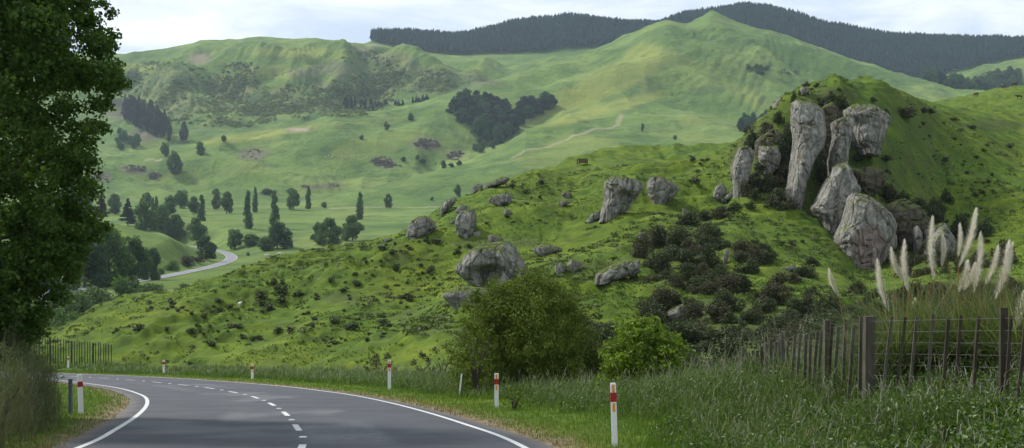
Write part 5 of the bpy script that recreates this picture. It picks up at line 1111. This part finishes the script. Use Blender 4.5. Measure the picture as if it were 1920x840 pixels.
for px in [1300,1306,1313,1320,1337,1344,1352,1359,1367,1375,1383,1404,1412,1420,1428,1437,1446,1455,1463]: fpiece('batten', px, .06, .05, WOOD if px % 4 else WOODD, rnd.uniform(-.10, .06), .05 * rnd.uniform(-1, 1.4))
for k_ in range(7):
    pts = []
    for px in [1298, 1330, 1395, 1470, 1551, 1630, 1700, 1790, 1882, 1960]: X, Y, Z = floc(px); pts.append((X - 5, Y - 20 - .06, ftop(px) + 2.4 - .04 - k_ * .155))
    b = MB(); b.tube(pts, .0016, 5); b.build('wire', WIRE, fr)

# ---- far fence on the left bend
ff = empty('paddock_fence', (-50, 127, -12)); tag(ff, 'dark batten fence beyond the bend at the far left', 'fence'); tops = []
for k_ in range(34):
    px = 44 + k_ * 5.0; Y = 133.0; X = (px - 960) / F * Y; Z = Hs(X, Y); tp = (HZ - float(np.interp(px, [40, 100, 205], [632, 634, 644]))) / F * Y
    big = k_ % 8 == 2; b = MB(); b.box((X + 50, 6, Z + 12 - .3), (.17 if big else .06, .1, max(.9, tp - Z) + .3 + rnd.uniform(-.12, .05)), lean=(rnd.uniform(-.06, .06), 0)); b.build('post' if big else 'batten', WOODD, ff); tops.append((X + 50, 5.9, tp + 12))
for k_ in range(4): b = MB(); b.tube([(a, c, z - .12 - k_ * .28) for a, c, z in tops], .012, 4); b.build('wire', WIRE, ff)

# ---- pampas grass
PLUME = leafmat('pampas_plume', (.70, .66, .55), (.85, .82, .72), (.90, .88, .82), .5, 3, .9, (1, 1, .96)); STALK = leafmat('pampas_stalk', (.20, .12, .045), (.30, .20, .08), (.38, .28, .13), .1, 3, .8)
PLEAF = leafmat('pampas_leaf', (.045, .080, .022), (.11, .16, .05), (.28, .33, .16), .35, 2, .5)
def pampas(bpx, Y, label, plumes, nleaf, seed, R=.42, Lh=1.75):
    g = np.random.default_rng(seed); X = (bpx - 960) / F * Y; gz = Hs(X, Y); r = empty('pampas_grass', (X, Y, gz)); tag(r, label, 'pampas grass', 'pampas grass behind the batten fence')
    a = g.uniform(0, 6.283, nleaf); q = R * np.sqrt(g.random(nleaf)); B = np.stack([np.cos(a) * q, np.sin(a) * q, np.zeros(nleaf)], 1)
    V, Fc = blades(B, Lh * g.uniform(.5, 1.25, nleaf), g.uniform(.012, .026, nleaf), a + g.normal(0, .5, nleaf), g.uniform(.15, 1.25, nleaf) ** 1.2, 8, 1.2, .1); link('leaves', npmesh('leaves', V, Fc), PLEAF, r)
    nd = nleaf // 22; a = g.uniform(0, 6.283, nd); q = R * np.sqrt(g.random(nd)); B = np.stack([np.cos(a) * q, np.sin(a) * q, np.zeros(nd)], 1)
    V, Fc = blades(B, Lh * g.uniform(.9, 1.5, nd), g.uniform(.008, .014, nd), a, g.uniform(.05, .5, nd), 6); link('dry_leaves', npmesh('dry_leaves', V, Fc), STALK, r)
    for (tx, ty, bx, by, fat) in plumes:
        dy = g.uniform(-.25, .25); s = (Y + dy) / F; tip = np.array([(tx - 960) * s - X, dy, (HZ - ty) * s - gz]); bot = np.array([(bx - 960) * s - X, dy * .9, (HZ - by) * s - gz]); root = np.array([(bx - 960) * s * .0 + g.uniform(-.15, .15) + (bx - bpx) * s * .45, dy * .4, 0.0])
        b = MB(); b.tube([root, (root * .45 + bot * .55) + np.array([(bot[0] - root[0]) * -.08, 0, 0]), bot, (bot + tip) / 2, tip], [.008, .007, .005, .003, .001], 6); st = b.build('stalk', STALK, r)
        m = 2000; t = g.random(m) ** .9; mid = np.outer(1 - t, bot) + np.outer(t, tip); ax = (tip - bot) / np.linalg.norm(tip - bot); Lp = np.linalg.norm(tip - bot)
        mid[:, 0] += .03 * fat * np.sin(t * 3.1) * (1 if tx > bx else -1)
        wdt = fat * .056 * np.sin(math.pi * np.clip(.06 + t * .9, 0, 1)) ** .7
        a = g.uniform(0, 6.283, m); side = np.stack([np.cos(a), np.sin(a), 0 * a], 1); e1 = mid + side * (wdt * g.uniform(.2, 1.6, m))[:, None] + ax * (Lp * g.uniform(.02, .15, m))[:, None] * 1.1 - np.array([0, 0, 1]) * wdt[:, None] * .3
        wv = np.cross(e1 - mid, ax); wv /= np.linalg.norm(wv, axis=1)[:, None] + 1e-9; wv = wv * .0022
        V = np.stack([mid - wv, mid + wv, e1 + wv * .5, e1 - wv * .5], 1).reshape(-1, 3); link('plume', npmesh('plume', V, np.arange(4 * m).reshape(m, 4)), PLUME, st)
pampas(1600, 19.5, 'single thin pampas plume left of the big strainer post', [(1556, 509, 1574, 556, .7)], 160, 1, .2, 1.1)
pampas(1685, 20.2, 'pampas clump with three plumes right of the strainer post', [(1647, 495, 1666, 585, 1.2), (1673, 470, 1694, 528, 1.0), (1697, 460, 1702, 548, 1.2), (1717, 560, 1719, 582, .6)], 1300, 2)
pampas(1760, 20.6, 'middle pampas clump with tall upright white plumes', [(1749, 418, 1751, 525, 1.3), (1767, 446, 1766, 500, .9), (1799, 425, 1797, 482, .8), (1827, 402, 1799, 502, 1.2)], 1400, 3)
pampas(1820, 20.0, 'pampas clump with dense leaning plumes left of the dark post', [(1812, 494, 1797, 548, 1.3), (1826, 497, 1808, 545, 1.1), (1837, 448, 1825, 551, 1.2)], 1300, 4)
pampas(1872, 19.6, 'pampas clump with the thickest bending plumes near the right edge', [(1869, 467, 1846, 536, 1.0), (1888, 462, 1866, 562, 1.6), (1895, 465, 1870, 548, 1.0)], 1300, 5)
pampas(1935, 19.0, 'pampas clump cut by the right edge of the view', [(1918, 550, 1896, 608, 1.4), (1912, 590, 1893, 625, .9)], 1300, 6)

# ---- blue car on the valley road
def car():
    i = int(np.argmin(np.abs(FROAD[:, 1] - 379))); p = FROAD[i]; d = FROAD[i - 2] - FROAD[i + 2]; az = math.atan2(d[1], d[0]); nrm = np.array([-math.sin(az), math.cos(az)]) * 1.6
    r = empty('parked_car', (p[0] + nrm[0], p[1] + nrm[1], p[2] + .06), az); r.name = 'car'; tag(r, 'small blue car driving on the valley road at the left', 'car')
    PB = plain('blue_paint', (.012, .055, .42), .5, .4, .02); GL = plain('car_glass', (.02, .025, .03), .08, .8, .01); TY = plain('rubber', (.02, .02, .02), .8); LT = plain('lamp_glass', (.75, .75, .72), .1, .8, .01); HUB = plain('hub_metal', (.4, .4, .4), .35)
    import bmesh
    prof = [(-2.1, .35), (-2.15, .75), (-2.0, .98), (-1.55, 1.02), (-1.1, 1.42), (.35, 1.46), (1.05, 1.02), (1.95, .86), (2.12, .65), (2.1, .33)]
    b = MB(); v = []
    for y, k in ((-.86, 1), (-.80, 1.0), (.80, 1.0), (.86, 1)):
        for x, z in prof: v.append((x, y * (.84 if z > 1.2 else 1), z if abs(y) > .85 else z + .0))
    n = len(prof); f = []
    for s_ in range(3):
        for j in range(n): f.append((s_ * n + j, s_ * n + (j + 1) % n, (s_ + 1) * n + (j + 1) % n, (s_ + 1) * n + j))
    f.append(tuple(range(n))[::-1]); f.append(tuple(range(3 * n, 4 * n))); b.add(v, f); b.build('body', PB, r)
    b = MB(); b.add([(1.02, -.72, 1.05), (1.02, .72, 1.05), (.42, .64, 1.44), (.42, -.64, 1.44)], [(0, 1, 2, 3)]); b.v = [(x + .03, y, z + .01) for x, y, z in b.v]; b.build('windscreen', GL, r)
    for s_ in (-1, 1):
        b = MB(); b.add([(.9, s_ * .865, 1.06), (-1.4, s_ * .865, 1.06), (-1.05, s_ * .76, 1.38), (.3, s_ * .76, 1.40)], [(0, 1, 2, 3)]); b.build('side_window', GL, r)
        b = MB(); b.box((2.06, s_ * .62, .62), (.12, .32, .16)); b.build('headlight', LT, r)
        for x in (-1.3, 1.32):
            b = MB(); b.tube([(x, s_ * .70, .32), (x, s_ * .9, .32)], .32, 18); wl = b.build('wheel', TY, r); b = MB(); b.tube([(x, s_ * .9, .32), (x, s_ * .915, .32)], .19, 12); b.build('hub', HUB, wl)
    b = MB(); b.box((2.12, 0, .36), (.06, 1.5, .2)); b.build('grille', TY, r)
car()

# ---- cattle and sheep: bodies grown from a skeleton
def skin(name, vs, es, rad, mat, sub=2):
    me = bpy.data.meshes.new(name); me.from_pydata(vs, es, []); o = bpy.data.objects.new(name, me); COL.objects.link(o); m = o.modifiers.new('s', 'SKIN'); m.use_smooth_shade = True
    for i, rr in enumerate(rad): me.skin_vertices[0].data[i].radius = rr if hasattr(rr, '__len__') else (rr, rr)
    me.skin_vertices[0].data[0].use_root = True; o.modifiers.new('d', 'SUBSURF').levels = sub
    dg = bpy.context.evaluated_depsgraph_get(); m2 = bpy.data.meshes.new_from_object(o.evaluated_get(dg)); bpy.data.objects.remove(o); m2.name = name; m2.materials.clear(); m2.materials.append(mat); return m2
def beast(kind, mat):
    L_, hh = (1.0, 1.0)
    vs = [(-.62, 0, .98), (-.1, 0, .93), (.45, 0, .98), (.75, 0, 1.12), (.98, 0, 1.2), (1.22, 0, 1.06),
          (-.66, .17, .75), (-.60, .17, .5), (-.72, .17, .38), (-.66, .17, .03), (-.66, -.17, .75), (-.60, -.17, .5), (-.72, -.17, .38), (-.66, -.17, .03),
          (.48, .16, .72), (.50, .16, .36), (.49, .16, .03), (.48, -.16, .72), (.50, -.16, .36), (.49, -.16, .03), (-.82, 0, 1.0), (-.88, 0, .6), (.95, .16, 1.26), (.95, -.16, 1.26)]
    es = [(0, 1), (1, 2), (2, 3), (3, 4), (4, 5), (0, 6), (6, 7), (7, 8), (8, 9), (0, 10), (10, 11), (11, 12), (12, 13), (2, 14), (14, 15), (15, 16), (2, 17), (17, 18), (18, 19), (0, 20), (20, 21), (4, 22), (4, 23)]
    big = .30 if kind == 'cow' else .36
    rad = [(big * .9, big), (big * 1.05, big), (big * .85, big * 1.05), .17, .14, .08, .13, .075, .055, .05, .13, .075, .055, .05, .11, .06, .05, .11, .06, .05, .035, .03, .03, .03]
    return skin(kind, vs, es, rad, mat)
COWM = plain('brown_hide', (.10, .04, .02), .7, .2, .1, 3); COWD = plain('dark_hide', (.035, .02, .015), .7, .2, .1, 3); WOOL = plain('wool', (.62, .58, .48), .95, .1, .05, 6)
cowm = beast('cow', COWM); sheepm = beast('sheep', WOOL)
for px, py, az, lb, dk in [(1830, 181, .4, 'reddish brown cow standing alone nearest the outcrop', 0), (1881, 166, 1.9, 'brown cow on the meadow crest left of another', 0), (1902, 162, .2, 'brown cow highest on the meadow crest at the right edge', 0), (1911, 186, 2.6, 'dark brown cow below the others at the right edge', 1)]:
    X = (px - 960) / F * 400; Yv = 402.0; X, Yv, Z = hit(px, py, 300, 420); m_ = cowm
    if dk: m_ = cowm.copy(); m_.materials.clear(); m_.materials.append(COWD)
    o = link('cow', m_, None); o.location = (X, Yv, Z - .02); o.rotation_euler = (0, 0, az); o.scale = (.95,) * 3; tag(o, lb, 'cow', 'cattle on the meadow crest')
for k_, (px, py) in enumerate([(610,296),(616,294),(622,295),(627,293),(633,295),(641,294),(648,296),(659,295),(664,294),(684,296),(688,294),(1041,251)]):
    X, Yv, Z = hit(px, py, 1300, 2300); o = link('sheep', sheepm, None); o.location = (X, Yv, Z); o.scale = (1.2,) * 3; o.rotation_euler = (0, 0, k_ * 1.3); tag(o, 'tiny white sheep in the line grazing across the middle slope' if k_ < 11 else 'single tiny white sheep near the dirt track', 'sheep', 'sheep grazing in a line on the middle slope' if k_ < 11 else None)
for px, py, lb in [(524, 480, 'white sheep in the small valley paddock, right one'), (506, 488, 'white sheep in the small valley paddock, left one'), (500, 483, 'white sheep in the small valley paddock, farthest one')]:
    X, Yv, Z = hit(px, py, 330, 1100); o = link('sheep', sheepm, None); o.location = (X, Yv, Z); o.scale = (1.6,) * 3; tag(o, lb, 'sheep')
X, Yv, Z = hit(450, 577, 110, 260); o = link('sheep', sheepm, None); o.location = (X, Yv, Z); o.scale = (.5,) * 3; o.rotation_euler = (0, 0, 1.3); tag(o, 'single white sheep among the gorse tufts of the near hill', 'sheep')

# ---- timber hay crate on the crest of the near pasture
X, Yv, Z = hit(1092, 308, 240, 330); r = empty('timber_crate', (X, Yv, Z), .3); tag(r, 'old open timber crate on the crest of the upper pasture', 'crate')
for x in (-.85, .85):
    for y in (-.5, .5): b = MB(); b.box((x, y, -.1), (.14, .14, 1.15)); b.build('post', WOODD, r)
for z_ in (.3, .6, .9):
    for y in (-.56, .56): b = MB(); b.box((0, y, z_), (1.9, .05, .16)); b.build('rail', WOODD, r)
b = MB(); b.box((0, 0, .28), (1.6, 1.0, .4)); b.build('hay', STALK, r)
print('done')
